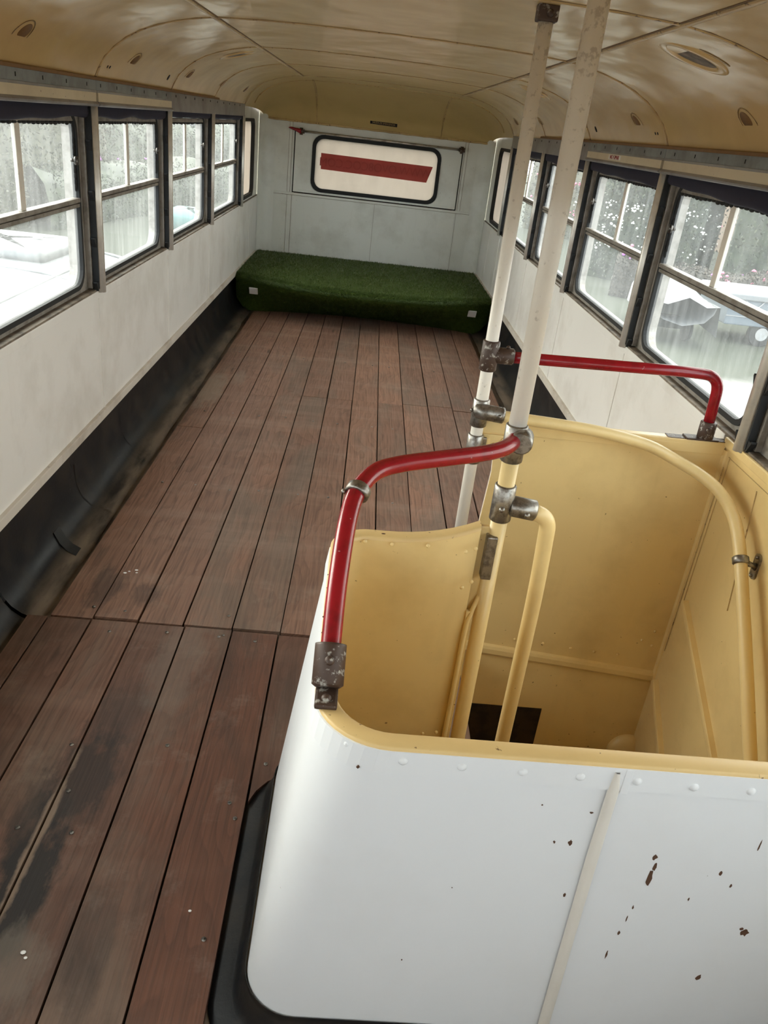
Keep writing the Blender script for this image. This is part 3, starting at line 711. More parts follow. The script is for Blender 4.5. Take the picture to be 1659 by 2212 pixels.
# ------------------------------------------------------------------ turf bench
bn = thing('bench', 'low bench across the back covered in artificial grass', 'bench', (0, 7.6, 0))
def yt(x): return 6.55 + .36 * (abs(x) / 1.12) ** 2.6 + .05 * x * 0
def yb(x): return 7.12 - .17 * (x / .95) ** 2
NX = 40
sec = []
for i in range(NX + 1):
    x = -1.100 + 2.200 * i / NX; e = max(0, (abs(x) - .98) / .128)
    a, b_ = yt(x), yb(max(-.95, min(.95, x))); zb = .0 + .12 * e ** 2
    sec.append([(x, 8.37, .30), (x, 8.3, .312), (x, 7.6, .316), (x, a + .10, .314), (x, a + .035, .308), (x, a + .005, .285), (x, a + .02, .255), (x, a + (b_ - a) * .5, .14 + zb * .5), (x, b_, .0 + zb)])
bm = NBM(); loft(bm, sec, False); obj('turf_cover', bm, M['turf'], bn)
def grass(name, n, region):
    vs, fs = [], []
    for _ in range(n):
        i = random.random() * (NX - 1e-6); x = -1.100 + 2.200 * i / NX
        i0 = int(i); t = i - i0
        if region == 'top': j = random.choices((1, 2, 3, 4, 5), (7, 9, 3.5, 3, 3))[0]
        else: j = random.choice((6, 7))
        u = random.random(); q = lambda a: Vector(sec[a][j]).lerp(Vector(sec[a][j + 1] if j + 1 < 9 else sec[a][j]), u)
        p = q(i0).lerp(q(i0 + 1), t)
        nrm = Vector((0, -.2, 1)) if j <= 3 else (Vector((0, -1, .5)) if j <= 5 else Vector((0, -1, -.3)))
        d = (nrm.normalized() + Vector((random.uniform(-.6, .6), random.uniform(-.5, .5), random.uniform(-.3, .3)))).normalized() * random.uniform(.010, .020)
        w = Vector((random.uniform(-1, 1), random.uniform(-1, 1), random.uniform(-.4, .4))).normalized() * .0022
        k = len(vs); vs += [p - w, p + w, p + d]; fs.append((k, k + 1, k + 2))
    me = bpy.data.meshes.new(name); b0 = Vector((0, 7.6, 0)); me.from_pydata([v - b0 for v in vs], [], fs); me.materials.append(M['turf'])
    o = bpy.data.objects.new(name, me); C.objects.link(o); o.parent = bn; return o
tag(grass('grass_top', 34000, 'top'), kind='stuff'); tag(grass('grass_front', 15000, 'front'), kind='stuff')
for x, y, z, lbl in ((-.935, 6.815, .168, 'left'), (.935, 6.815, .170, 'right')):
    bm = NBM(); box(bm, x - .036, x + .036, y - .010, y, z, z + .066, .003)
    bmesh.ops.rotate(bm, verts=bm.verts, cent=(x, y, z + .03), matrix=Matrix.Rotation(.55, 3, 'X'))
    obj('white_plate', bm, M['white_plastic'], bn)

# ------------------------------------------------------------------ stair enclosure
ZT = .748
def plan(x_l, yn, yfar, rn, rf, xr=1.118, x_end=.278, off=0, k=10, hook=True):
    """open plan curve: right wall -> near face -> left side -> return panel"""
    L = [(xr, yn), (.9, yn), (.7, yn), (.55, yn), (.42, yn), (.30, yn), (.20, yn)]
    c = (x_l + rn, yn + rn)
    L += [(c[0] - rn * math.sin(t), c[1] - rn * math.cos(t)) for t in [i * PI / 2 / k for i in range(k + 1)]]
    for i in range(1, 6): L.append((x_l, yn + rn + (yfar - rf - yn - rn) * i / 6))
    c = (x_l + rf, yfar - rf)
    L += [(c[0] - rf * math.cos(t), c[1] + rf * math.sin(t)) for t in [i * PI / 2 / k for i in range(k + 1)]]
    n = 8
    for i in range(1, n + 1):
        t = i / n; L.append((x_l + rf + (x_end - x_l - rf) * t, yfar + (.028 * t ** 3 if hook else 0)))
    return L
outT = plan(-.052, .877, 1.560, .120, .085); outB = plan(-.142, .899, 1.575, .100, .075)
inT = plan(-.022, .907, 1.530, .092, .058); inB = plan(-.105, .925, 1.545, .075, .05)
def lerp2(A, B, t): return [(a[0] + (b[0] - a[0]) * t, a[1] + (b[1] - a[1]) * t) for a, b in zip(A, B)]
NP = len(outT)
def ztop(i):  # top edge lifts a little towards the pole
    j = i - (NP - 8); return ZT + (.034 * max(0, j / 7) ** 2 if j > 0 else 0)
def zbot(i):
    return .045
sp = thing('stair_panel', 'white stair guard panel with a rounded corner and cream inside', 'stair panel', (.45, 1.2, 0), 'panels round the stairwell')
def skin(T, B, flip=False):
    bm = NBM(); loops = []
    for s in [i / 10 for i in range(11)]:
        L = lerp2(T, B, s); loops.append([(x, y, ztop(i) + (zbot(i) - ztop(i)) * s) for i, (x, y) in enumerate(L)])
    loft(bm, loops, False); return bm
obj('outer_skin', skin(outT, outB), M['white_stair'], sp)
obj('inner_skin', skin(inT, inB), M['cream'], sp)
bm = NBM()  # top rim, rolled a little
loft(bm, [[(x + (a[0] - x) * f, y + (a[1] - y) * f, ztop(i) + h) for i, ((x, y), a) in enumerate(zip(inT, outT))] for f, h in ((-.04, -.006), (0, .002), (.12, .0045), (1.0, .0045), (1.08, .002), (1.09, -.006))], False)
obj('top_rim', bm, M['rim'], sp)
bm = NBM()  # white lap strip below the rim
lap = []
for dz, o in ((-.002, .0012), (-.003, .0036), (-.047, .0042), (-.0472, .0002)):
    L = lerp2(outT, outB, -dz / .70); lap.append([(x - (o if i > 8 else 0), y - (o if i < 20 else 0), ztop(i) + dz) for i, (x, y) in enumerate(L)][:24])
loft(bm, lap, False, smooth=False); obj('lap_strip', bm, M['white_stair'], sp)
bm = NBM()  # return panel's free edge: flange to the pole below a notch
ex, ey = outT[-1]
loft(bm, [[(ex, ey + .002, z), (ex, ey - .030, z), (ex + .014, ey - .030, z), (ex + .014, ey + .002, z)] for z in (.045, .50, .56)], True, True, False)
tube(bm, smooth_path([(ex + .026, ey - .018, .60), (ex + .012, ey - .026, .555), (ex + .004, ey - .030, .50), (ex + .002, ey - .031, .30), (ex, ey - .031, .05)], 5), .006, 8)
box(bm, ex - .002, ex + .032, ey - .016, ey - .002, .545, ztop(NP - 1) - .002, .002)
obj('edge_flange', bm, M['cream'], sp)
bm = NBM(); box(bm, ex + .016, ex + .040, ey - .040, ey - .012, .655, .765, .003); obj('clamp_plate', bm, M['fitting'], sp)
rv = [(.003, .735), (.085, .728), (.174, .725), (.266, .724), (.354, .723), (.442, .722), (.531, .719), (.62, .719), (.71, .718), (.80, .717)]
for x, z in rv:
    bm = NBM(); sphere(bm, (x, .8755 + (.020 if x < .02 else 0.0), z), .0078, (1, .75, 1), 10, 6); obj('rivet', bm, M['white_stair'], sp)
bm = NBM()
for x, y, z in ((.246, 1.527, .735), (.268, 1.532, .742), (.252, 1.530, .640), (.272, 1.534, .655), (.16, 1.526, .742), (.08, 1.525, .738), (.22, 1.545, .19), (.255, 1.548, .195), (.02, 1.52, .742)):
    bm = NBM(); sphere(bm, (x, y, z), .005, (1, .7, 1), 8, 6); obj('rivet', bm, M['cream'], sp)
bm = NBM()  # beige seam strip down the near face, with the folded lap beside it
loft(bm, [[(x - .011 * w, y - .0035, z), (x - .009 * w, y - .0075, z), (x + .006 * w, y - .0075, z), (x + .010 * w, y - .0035, z)] for x, y, z, w in ((.408, .877, .738, .35), (.411, .879, .700, .9), (.414, .884, .55, 1), (.420, .890, .35, 1), (.428, .897, .10, 1.05), (.430, .899, .05, 1.05))], False)
obj('seam_strip', bm, M['beige_tape'], sp)
bm = NBM(); box(bm, .420, .432, .8728, .878, .695, .744, .001)
obj('seam_tab', bm, M['white_stair'], sp)
bm = NBM()  # rust chips, irregular little scabs
rr = random.Random(3)
def chip(x, z, rx, rz):
    y = .877 + .022 * (ZT - z) / .70 - .0006; K = 11
    lp = [(x + rx * math.cos(2 * PI * i / K) * rr.uniform(.6, 1.25), z + rz * math.sin(2 * PI * i / K) * rr.uniform(.6, 1.25)) for i in range(K)]
    bm = NBM(); prism(bm, lp, lambda a, b, d: (a, d, b), y, y + .002); obj('rust_chip', bm, M['rust'], sp)
for a in ((.372, .576, .0035, .006), (.520, .505, .0045, .022), (.522, .532, .003, .009), (.516, .556, .004, .006), (.634, .528, .003, .005), (.722, .383, .007, .009), (.714, .392, .004, .004),
          (.020, .706, .0022, .003), (.390, .646, .003, .002), (.346, .575, .002, .003), (.39, .45, .0022, .005), (.512, .43, .0015, .005), (.509, .40, .0012, .008), (.505, .36, .002, .006), (.498, .30, .0015, .01), (.6, .46, .0015, .004),
          (.66, .50, .002, .004), (.676, .60, .0012, .012), (.68, .25, .005, .008), (.14, .25, .0012, .002), (.2, .45, .001, .001), (.31, .655, .0015, .0015)): chip(*a)
bm = NBM()  # chips along the rim of the return and the left edge
for x, y, s in ((.06, 1.545, .006), (.115, 1.542, .005), (.16, 1.55, .007), (.2, 1.543, .005), (.225, 1.556, .006), (-.045, 1.40, .005), (-.05, 1.35, .004), (-.048, 1.3, .005), (-.051, 1.2, .004), (-.05, 1.15, .004), (-.02, 1.51, .005)):
    bm = NBM(); sphere(bm, (x, y, ZT + .003), s, (1.3, .8, .35), 7, 5); obj('rim_chip', bm, M['rust'], sp)
# rubber skirting around the foot of the panel
bm = NBM()
def offs(L, d):
    out = []
    for i, (x, y) in enumerate(L):
        a, c = L[max(i - 1, 0)], L[min(i + 1, len(L) - 1)]; t = Vector((c[0] - a[0], c[1] - a[1])).normalized(); out.append((x + t.y * d, y - t.x * d))
    return out
def perp(L, d):
    o1 = offs(L, d); return o1 if o1[2][1] < L[2][1] else offs(L, -d)
sk = []
for d, z in ((.075, -.024), (.062, -.014), (.028, -.008), (.014, .012), (.006, .045), (.002, .060), (-.004, .062)):
    sk.append([(x, y, z) for x, y in perp(outB, d)][:NP - 4])
loft(bm, sk, False); obj('skirting', bm, M['skirt'], sp, recalc=True)

# far stair panel, cream towards the stairs and white behind
fp = thing('stair_panel', 'cream stair partition beyond the stairwell with a riveted bracket plate', 'stair panel', (.75, Y4, -.7), 'panels round the stairwell')
prof = [(.360, .800), (.362, .725), (.395, .718), (.412, .695), (.416, .64), (.405, .45), (.404, .02), (.404, -.745), (1.135, -.745), (1.125, 0), (1.112, .800)]
mp = lambda a, b, d: (a, d, b)
bm = NBM(); prism(bm, prof, mp, Y4 - .004, Y4 + .004); obj('stair_side', bm, M['cream'], fp)
bm = NBM(); prism(bm, [(a, b) for a, b in prof if b > 0.01] + [], mp, Y4 + .0045, Y4 + .012); obj('back_sheet', bm, M['white_wall'], fp)
bm = NBM(); box(bm, .350, 1.118, Y4 - .010, Y4 + .022, .796, .812, .004); box(bm, .350, 1.112, Y4 - .010, Y4 - .003, .770, .800, .002); obj('top_rail', bm, M['cream'], fp)
bm = NBM(); box(bm, .93, 1.116, Y4 - .010, Y4 + .023, .8118, .8135, .0); obj('bare_metal', bm, M['rustfit'], fp)
bm = NBM(); box(bm, .352, .440, Y4 - .010, Y4 - .003, .705, .765, .001); box(bm, .352, .388, Y4 - .0135, Y4 - .009, .707, .752, .001); obj('bracket_plate', bm, M['cream'], fp)
bm = NBM()
for x, z in ((.36, .745), (.379, .745), (.36, .713), (.38, .713), (.396, .713), (.43, .752), (.405, .735), (.418, .735), (.407, .722)): 
    bm = NBM(); tube(bm, [(x, Y4 - .009, z), (x, Y4 - .0155, z)], [.005, .004], 10); obj('rivet', bm, M['cream'], fp)
bm = NBM()
loft(bm, [[(x, Y4 - .004 - h, zz + d) for h, d in ((0, .024), (.010, .020), (.014, .010), (.014, -.008), (.008, -.018), (0, -.020))] for x, zz in ((.41, -.012), (1.13, -.082))], True, True, False)
obj('stiffener', bm, M['cream'], fp)
for x, z in ((.49, .04), (.60, .030), (.70, .022), (.80, .012), (.885, .006), (.97, .002), (1.04, .07), (1.075, .11), (1.08, .05)): 
    bm = NBM(); sphere(bm, (x, Y4 - .006, z), .0055, (1, .7, 1), 8, 6); obj('rivet', bm, M['cream'], fp)
bm = NBM(); box(bm, .47, .752, Y4 - .0065, Y4 + .02, -.62, -.262); obj('dark_opening', bm, M['hole'], fp)
bm = NBM(); sphere(bm, (1.10, Y4 - .01, -.42), .072, (1.0, .55, 1.0), 20, 12); obj('boss', bm, M['cream'], fp)
bm = NBM(); box(bm, .40, 1.12, Y4 + .03, Y4 + .04, -.024, .03); obj('back_foot', bm, M['lino'], fp)

# stairwell lining below and beside
sw_ = struct(thing('wall_stairwell', 'cream painted lining of the stairwell on the right wall', 'wall', (W, 1.6, -.75)))
bm = NBM(); box(bm, 1.118, 1.16, .90, Y4, -.75, .828); obj('side_lining', bm, M['cream'], sw_)
bm = NBM(); box(bm, .27, 1.16, .905, .915, -.75, -.02); box(bm, .20, .21, .90, 1.56, -.75, -.02); box(bm, .20, .40, 1.545, 1.555, -.75, -.025); box(bm, .385, .40, 1.555, Y4, -.75, -.12); obj('well_lining', bm, M['cream'], sw_)
bm = NBM(); box(bm, .20, 1.16, .90, Y4, -.78, -.74); box(bm, .322, .40, 1.56, Y4 - .01, -.13, -.005, .006); obj('landing', bm, M['landing'], sw_)
bm = NBM()
def batten(a, c, w=.014, h=.008):
    a, c = Vector(a), Vector(c); t = (c - a).normalized(); u = Vector((1, 0, 0)).cross(t).normalized()
    loft(bm, [[p + u * w * k + Vector((-h * q, 0, 0)) for k, q in ((-1, 0), (-.8, .9), (-.4, 1), (.4, 1), (.8, .9), (1, 0))] for p in (a, c)], True, True, False)
batten((1.118, 2.17, .275), (1.118, 1.10, -.36), .013, .018); batten((1.118, 2.20, -.07), (1.118, 1.70, -.50), .015, .018); batten((1.118, Y4 - .012, .79), (1.118, Y4 - .012, -.10), .012, .006)
obj('batten', bm, M['cream'], sw_)
bm = NBM(); batten((1.117, 2.19, .78), (1.117, 2.19, .25), .0015, .002); batten((1.117, 1.99, .76), (1.117, 1.93, .40), .0015, .002); box(bm, 1.1165, 1.118, 1.0, 2.2, .776, .778); batten((1.117, Y4 - .03, .74), (1.117, Y4 - .03, .05), .002, .002)
obj('lining_seam', bm, M['bead'], sw_)
bm = NBM(); box(bm, 1.108, 1.125, .90, Y4, .800, .829, .004); obj('lining_cap', bm, M['cream'], sw_)

# ------------------------------------------------------------------ poles, rails and fittings
def sleeve(bm, p, ax, r, ln, n=18):
    p = Vector(p); a = Vector(ax).normalized()
    tube(bm, [p - a * ln * .5, p - a * (ln * .5 - .003), p + a * (ln * .5 - .003), p + a * ln * .5], [r - .003, r, r, r - .003], n)
def bolt(bm, p, d, r=.007):
    p = Vector(p); d = Vector(d).normalized(); tube(bm, [p, p + d * .003, p + d * .006, p + d * .0075], [r, r, r * .7, r * .2], 12)
PA, PB = Vector((.345, Y4 - .025, 0)), Vector((.318, 1.575, 0))
pa = thing('grab_pole', 'white floor to ceiling pole at the far end of the stairwell', 'pole', PA, 'grab poles at the stairwell')
bm = NBM(); tube(bm, [PA + Vector((0, 0, .0)), PA + Vector((0, 0, 1.84))], .0185, 20); obj('tube', bm, M['pole'], pa)
bm = NBM(); box(bm, PA.x - .025, PA.x + .025, PA.y - .023, PA.y + .023, 1.828, 1.866, .005); bolt(bm, PA + Vector((.004, -.022, 1.845)), (0, -1, 0), .009); obj('ceiling_bracket', bm, M['rustfit'], pa)
bm = NBM(); sleeve(bm, PA + Vector((0, 0, .722)), (0, 0, 1), .0245, .092); bolt(bm, PA + Vector((0, -.0235, .728)), (0, -1, 0), .008); box(bm, PA.x + .01, PA.x + .036, PA.y + .004, PA.y + .022, .69, .755, .002); obj('panel_clamp', bm, M['fitting'], pa)
bm = NBM(); tube(bm, [PA, PA + Vector((0, 0, .02))], [.036, .024], 18); obj('foot', bm, M['fitting'], pa)
pb = thing('grab_pole', 'white and cream ceiling pole standing in the middle of the stair opening', 'pole', PB + Vector((0, 0, -.74)), 'grab poles at the stairwell')
bm = NBM(); tube(bm, [PB + Vector((0, 0, .99)), PB + Vector((0, 0, 1.863))], .0195, 20); obj('white_tube', bm, M['pole'], pb)
bm = NBM(); tube(bm, [PB + Vector((0, 0, -.74)), PB + Vector((0, 0, 1.0))], .0190, 20); obj('cream_tube', bm, M['cream'], pb)
# red rail over the near corner
r2 = thing('handrail', 'red handrail rising from the near rounded corner to the nearer pole', 'handrail', (-.034, 1.0, ZT), 'handrails round the stairwell')
path = smooth_path([(-.036, .985, .765), (-.036, 1.045, .818), (-.034, 1.115, .884), (-.026, 1.205, .955), (-.012, 1.258, .985), (.018, 1.312, 1.000), (.065, 1.350, 1.004), (.14, 1.398, 1.002), (.225, 1.450, 1.000), (.272, 1.485, 1.000), (.298, 1.520, 1.000), (.314, 1.556, .999)], 6)
bm = NBM(); tube(bm, path, .0165, 20); obj('tube', bm, M['red'], r2)
bm = NBM(); d = Vector((0, .6, .62)).normalized(); q = Vector((-.036, 1.010, .787))
tube(bm, [q - d * .034, q - d * .030, q + d * .030, q + d * .034, q + d * .034], [.020, .0255, .0255, .0255, .0175], 22)
box(bm, -.054, -.018, .945, 1.03, ZT + .003, ZT + .013, .004); bolt(bm, (-.036, .962, ZT + .012), (0, 0, 1), .008); bolt(bm, q + Vector((0, -.018, .016)) + d * .006, (0, -.7, .66), .008)
obj('corner_socket', bm, M['rustfit'], r2)
bm = NBM(); c0, c1 = path[22], path[25]; sleeve(bm, (c0 + c1) / 2, c1 - c0, .0225, .020); bolt(bm, (c0 + c1) / 2 + Vector((-.022, -.004, 0)), (-1, 0, 0), .005); obj('collar', bm, M['fitting'], r2)
bm = NBM(); sleeve(bm, PB + Vector((0, 0, .985)), (0, 0, 1), .0245, .085); sleeve(bm, PB + Vector((.010, -.022, 1.0)), (-.25, -1, .0), .0245, .050); sphere(bm, PB + Vector((.006, -.006, .998)), .0265, (1, 1, 1), 16, 10); bolt(bm, PB + Vector((-.010, -.022, .985)), (-.3, -1, 0), .008)
obj('pole_socket', bm, M['fitting'], r2)
# red rail over the far panel
r1 = thing('handrail', 'red handrail above the far cream partition beside the right windows', 'handrail', (1.04, Y4, .812), 'handrails round the stairwell')
pth = fillet([(PA.x, PA.y, 1.008), (.93, Y4 - .008, 1.016), (1.040, Y4 + .003, 1.010), (1.048, Y4 + .004, .82)], [.10, .095])
bm = NBM(); tube(bm, pth, .0165, 18); obj('tube', bm, M['red'], r1)
bm = NBM(); sleeve(bm, (1.047, Y4 + .004, .842), (0, 0, 1), .0245, .055); box(bm, .985, 1.085, Y4 - .016, Y4 + .024, .812, .818, .002); bolt(bm, (1.040, Y4 - .018, .850), (0, -1, 0), .006); obj('panel_socket', bm, M['rustfit'], r1)
bm = NBM(); sleeve(bm, PA + Vector((0, 0, 1.008)), (0, 0, 1), .0250, .088); sleeve(bm, PA + Vector((.040, .002, 1.010)), (1, 0, 0), .0235, .060); bolt(bm, PA + Vector((.05, -.0, 1.034)), (0, 0, 1), .006); obj('pole_socket', bm, M['rustfit'], r1)
# cream stair rail
r3 = thing('handrail', 'long cream handrail along the far partition and down the right wall of the stairs', 'handrail', (1.06, 1.87, .58), 'handrails round the stairwell')
pth = smooth_path([(.375, 2.195, .838), (.57, 2.196, .829), (.72, 2.196, .817), (.86, 2.190, .793), (.95, 2.175, .760), (1.015, 2.125, .738), (1.050, 2.055, .718), (1.062, 1.965, .685), (1.064, 1.89, .630), (1.064, 1.80, .535), (1.064, 1.66, .380), (1.064, 1.50, .195), (1.064, 1.30, -.03), (1.064, 1.05, -.31)], 6)
bm = NBM(); tube(bm, pth, .0175, 18); obj('tube', bm, M['cream'], r3)
bm = NBM(); sleeve(bm, PA + Vector((0, 0, .836)), (0, 0, 1), .0245, .085); tube(bm, smooth_path([PA + Vector((-.006, -.012, .846)), PA + Vector((.004, -.022, .846)), PA + Vector((.030, -.022, .843)), PA + Vector((.066, -.020, .839))], 4), [.0240] * 13, 18); bolt(bm, PA + Vector((-.0235, -.004, .842)), (-1, 0, 0), .006); bolt(bm, PA + Vector((.052, -.044, .843)), (0, -1, 0), .006)
obj('pole_elbow', bm, M['fitting'], r3)
bm = NBM(); sleeve(bm, (1.064, 1.862, .604), (0, .72, .70), .0225, .022); tube(bm, [(1.075, 1.862, .600), (1.100, 1.864, .592), (1.117, 1.866, .585)], [.011, .007, .012], 12)
prism(bm, rrect(1.853, 1.883, .548, .625, .0145), lambda a, b, d: (d, a, b), 1.112, 1.118); bolt(bm, (1.112, 1.868, .558), (-1, 0, 0), .005); bolt(bm, (1.112, 1.868, .615), (-1, 0, 0), .005)
obj('wall_bracket', bm, M['fitting'], r3)
# cream hooped rail beside the nearer pole
r4 = thing('handrail', 'short cream hooped handrail curving down beside the nearer pole', 'handrail', (.437, 1.585, -.74), 'handrails round the stairwell')
zt_ = .835
pth = fillet([(PB.x + .055, PB.y, zt_ - .004), (.430, PB.y + .004, zt_ - .022), (.4385, PB.y + .006, .62), (.436, PB.y + .004, -.74)], [.085, .10], 10)
bm = NBM(); tube(bm, pth, .0185, 20); obj('tube', bm, M['cream'], r4)
bm = NBM(); sleeve(bm, PB + Vector((0, 0, zt_ + .008)), (0, 0, 1), .0245, .088); sleeve(bm, PB + Vector((.046, .0, zt_ - .002)), (1, 0, -.12), .0240, .062); bolt(bm, PB + Vector((-.004, -.0235, zt_)), (0, -1, 0), .007); bolt(bm, PB + Vector((.054, -.0225, zt_ - .008)), (0, -1, -.1), .007)
obj('pole_tee', bm, M['fitting'], r4)

# ------------------------------------------------------------------ outside
GZ = -2.62
bm = NBM(); add(bm, [(-90, -60, GZ), (90, -60, GZ), (90, 120, GZ), (-90, 120, GZ)], [(0, 1, 2, 3)])
struct(obj('ground', bm, M['ground']), 'pale yard and grass verge outside the bus', 'ground')
# white coach parked alongside
ca = thing('coach', 'white roof of a coach parked close on the left', 'coach', (-3.15, 3, GZ))
bm = NBM(); cs = []
for y, sh, dz in ((-4.0, 1, 0), (6.6, 1, 0), (7.6, .985, -.02), (8.3, .94, -.07), (8.7, .86, -.18), (8.9, .74, -.42)):
    L = [(-1.22, GZ + .4), (-1.22, -.35)] + [(-1.22 + .26 * (1 - math.cos(t)), -.35 + .48 * math.sin(t)) for t in [i * PI / 16 for i in range(1, 9)]] + [(-.6, .19), (-.3, .215), (0, .222)]
    L = L + [(-x, z) for x, z in L[::-1][1:]]
    cs.append([(-3.13 + x * sh, y, z + (dz if z > -.4 else 0)) for x, z in L])
loft(bm, cs, False, True); obj('body', bm, M['coach'], ca)
bm = NBM()
for x in (-.62, .62): tube(bm, [(-3.13 + x, -4, .19), (-3.13 + x, 7.6, .185)], .012, 8)
for y in (5.0, 6.6, 7.9): tube(bm, [(-3.13 - .95, y, .12), (-3.13 - .5, y, .205), (-3.13, y, .225), (-3.13 + .5, y, .205), (-3.13 + .95, y, .12)], .010, 8)
obj('roof_seam', bm, M['coach'], ca)
bm = NBM(); loft(bm, [[(-3.25 + a, 7.45 + b, z) for a, b in rrect(-w, w, -w * .95, w * .95, .08)] for w, z in ((.50, .19), (.49, .275), (.44, .305), (.02, .315))], True, True); ht = obj('roof_hatch', bm, M['coach'], ca)
bm = NBM(); tube(bm, [(-3.02, 7.52, .315), (-2.94, 7.53, .318)], .02, 8); obj('hatch_catch', bm, M['fascia'], ht)
bm = NBM(); tube(bm, [(-3.5, 7.2, .315), (-3.42, 7.2, .318)], .02, 8); obj('hatch_catch', bm, M['fascia'], ht)

def hedge(name, label, x0, y0, x1, y1, h, d, mat, n, fl=(), size=.13, cat='hedge', group='hedges outside the windows'):
    A, B = Vector((x0, y0, 0)), Vector((x1, y1, 0)); t = (B - A).normalized(); nn = Vector((-t.y, t.x, 0)); ln = (B - A).length
    root = thing(name, label, cat, (A + B) / 2 + Vector((0, 0, GZ)), group)
    ph = random.uniform(0, 9)
    top = lambda u: h * (.86 + .09 * math.sin(u * .9 + ph) + .06 * math.sin(u * 2.3 + ph))
    bm = NBM(); K = max(10, int(ln / .8)); loops = []
    for i in range(K + 1):
        u = ln * i / K; H = top(u)
        loops.append([A + t * u + nn * d * a * (1 + .08 * math.sin(u * 3 + a * 5)) + Vector((0, 0, GZ + H * c)) for a, c in ((-.5, 0), (-.52, .35), (-.46, .7), (-.3, .93), (0, .97), (.3, .93), (.46, .7), (.52, .35), (.5, 0))])
    loft(bm, loops, False); obj('mass', bm, mat, root)
    def fn():
        u = random.uniform(0, ln); s = random.choice((-1, 1)); q = random.random(); H = top(u)
        a = s * d * (.5 + random.uniform(-.05, .12)) if q < .85 else s * d * random.uniform(0, .5)
        z = H * random.uniform(.02, .98) if q < .85 else H * random.uniform(.9, 1.08)
        return A + t * u + nn * a + Vector((0, 0, GZ + z)), None
    vs, fs, r0 = [], [], Vector(root.location)
    for _ in range(int(n * 2.2)):
        p = fn()[0] - r0; a = Vector((random.uniform(-1, 1), random.uniform(-1, 1), random.uniform(-1, 1))).normalized(); b_ = a.cross(Vector((random.random(), random.random(), random.random() - .5))).normalized()
        q = size * .6 * random.uniform(.5, 1.4); k = len(vs); vs += [p + a * q, p + b_ * q * .5, p - a * q, p - b_ * q * .5]; fs.append((k, k + 1, k + 2, k + 3))
    me = bpy.data.meshes.new('foliage'); me.from_pydata(vs, [], fs); me.materials.append(mat); fo = bpy.data.objects.new('foliage', me); C.objects.link(fo); fo.parent = root; tag(fo, kind='stuff')
    for (fm, cnt, zl, zh, fs) in fl:
        bm = NBM()
        for _ in range(cnt):
            c, _x = fn()
            c.z = GZ + h * random.uniform(zl, zh)
            for _k in range(random.randint(1, 4)):
                sphere(bm, c + Vector((random.uniform(-.15, .15), random.uniform(-.15, .15), random.uniform(-.12, .12))), fs * random.uniform(.6, 1.2), (1, 1, .8), 6, 4)
        tag(obj('blossom', bm, fm, root), kind='stuff')
    return root
hedge('hedge', 'tall olive hedge with a few purple flowers beyond the white coach roof', -12.5, 13, -12.5, 36, 6.2, 3.0, M['leaf_olive'], 9000, ((M['flower_purple'], 22, .15, .34, .09),), .11)
hedge('hedge', 'bluish green low hedge past the far left windows', -13.2, 39, -9.0, 54, 3.6, 2.0, M['leaf'], 3500, ((M['flower_purple'], 8, .2, .5, .09),), .12)
hedge('hedge', 'green hedge dotted with white blossom beyond the white trailer', 9.0, 31.2, 12.1, 29.2, 6.6, 2.6, M['leaf'], 7000, ((M['flower_white'], 210, .16, .42, .042),), .10)
hedge('hedge', 'brown dry hedge along the verge behind the boat and trailer', 8.2, 26.6, 17.5, 22.9, 1.45, .8, M['leaf_dry'], 7000, ((M['flower_pink'], 22, .75, 1.02, .05), (M['flower_purple'], 10, .5, .9, .05)), .08)
hedge('hedge', 'pink flowering hedge seen through the far right windows', 9.5, 46, 14.5, 36, 6.0, 2.4, M['leaf_olive'], 4000, ((M['flower_pink'], 70, .15, .5, .07), (M['flower_white'], 60, .2, .5, .055)), .12)
hedge('hedge', 'grey green hedge to the right of the white blossom', 12.9, 28.7, 25, 20.5, 6.2, 2.4, M['leaf'], 4000, ((M['flower_pink'], 26, .15, .45, .07),), .12)
hedge('hedge', 'low green planting at the end of the right verge', 2.0, 66, 7.0, 56, 3.2, 2.0, M['leaf'], 1800, (), .18)
hedge('hedge', 'low bluish shrubs between the white coach and the left houses', -11.2, 27, -7.8, 45, 2.0, 2.4, M['leaf'], 4200, ((M['flower_purple'], 6, .5, .95, .07),), .10)
# buildings
def house(label, x0, x1, y0, y1, h, wins, rh=1.2, pale=False):
    root = thing('building', label, 'building', ((x0 + x1) / 2, (y0 + y1) / 2, GZ))
    bm = NBM(); box(bm, x0, x1, y0, y1, GZ, GZ + h); obj('wall', bm, M['cover' if pale else 'masonry'], root)
    bm = NBM(); xm = (x0 + x1) / 2
    loft(bm, [[(x0 - .3, y, GZ + h), (xm, y, GZ + h + rh), (x1 + .3, y, GZ + h)] for y in (y0 - .3, y1 + .3)], True, True, False); obj('roof', bm, M['roof_tile'], root)
    for (y, z, w, hh) in wins:
        bm = NBM(); xf = x1 if x1 < 0 else x0; sg_ = 1 if x1 < 0 else -1
        box(bm, *sorted((xf, xf + sg_ * .08)), y - w, y + w, GZ + z, GZ + z + hh, .02); obj('shutter', bm, M['shutter'], root)
    return root
house('brown rendered house with wooden shutters beyond the left hedge', -24, -15.5, 38, 56, 6.6, ((41, 1.6, .9, 2.2), (45, 1.6, .9, 2.2), (50, 1.6, .9, 2.2)))
house('long pale house far beyond the left end windows', -18, -10.2, 60, 76, 6.0, ((63, 1.2, .4, 2.6), (68, 1.5, .4, 2.6), (73, 1.2, .4, 2.6)), pale=True)
house('pale distant house behind the right hedges', 19, 27, 36, 50, 6.5, ((39, 2, .8, 1.6), (43, 2, .8, 1.6), (47, 2, .8, 1.6)))
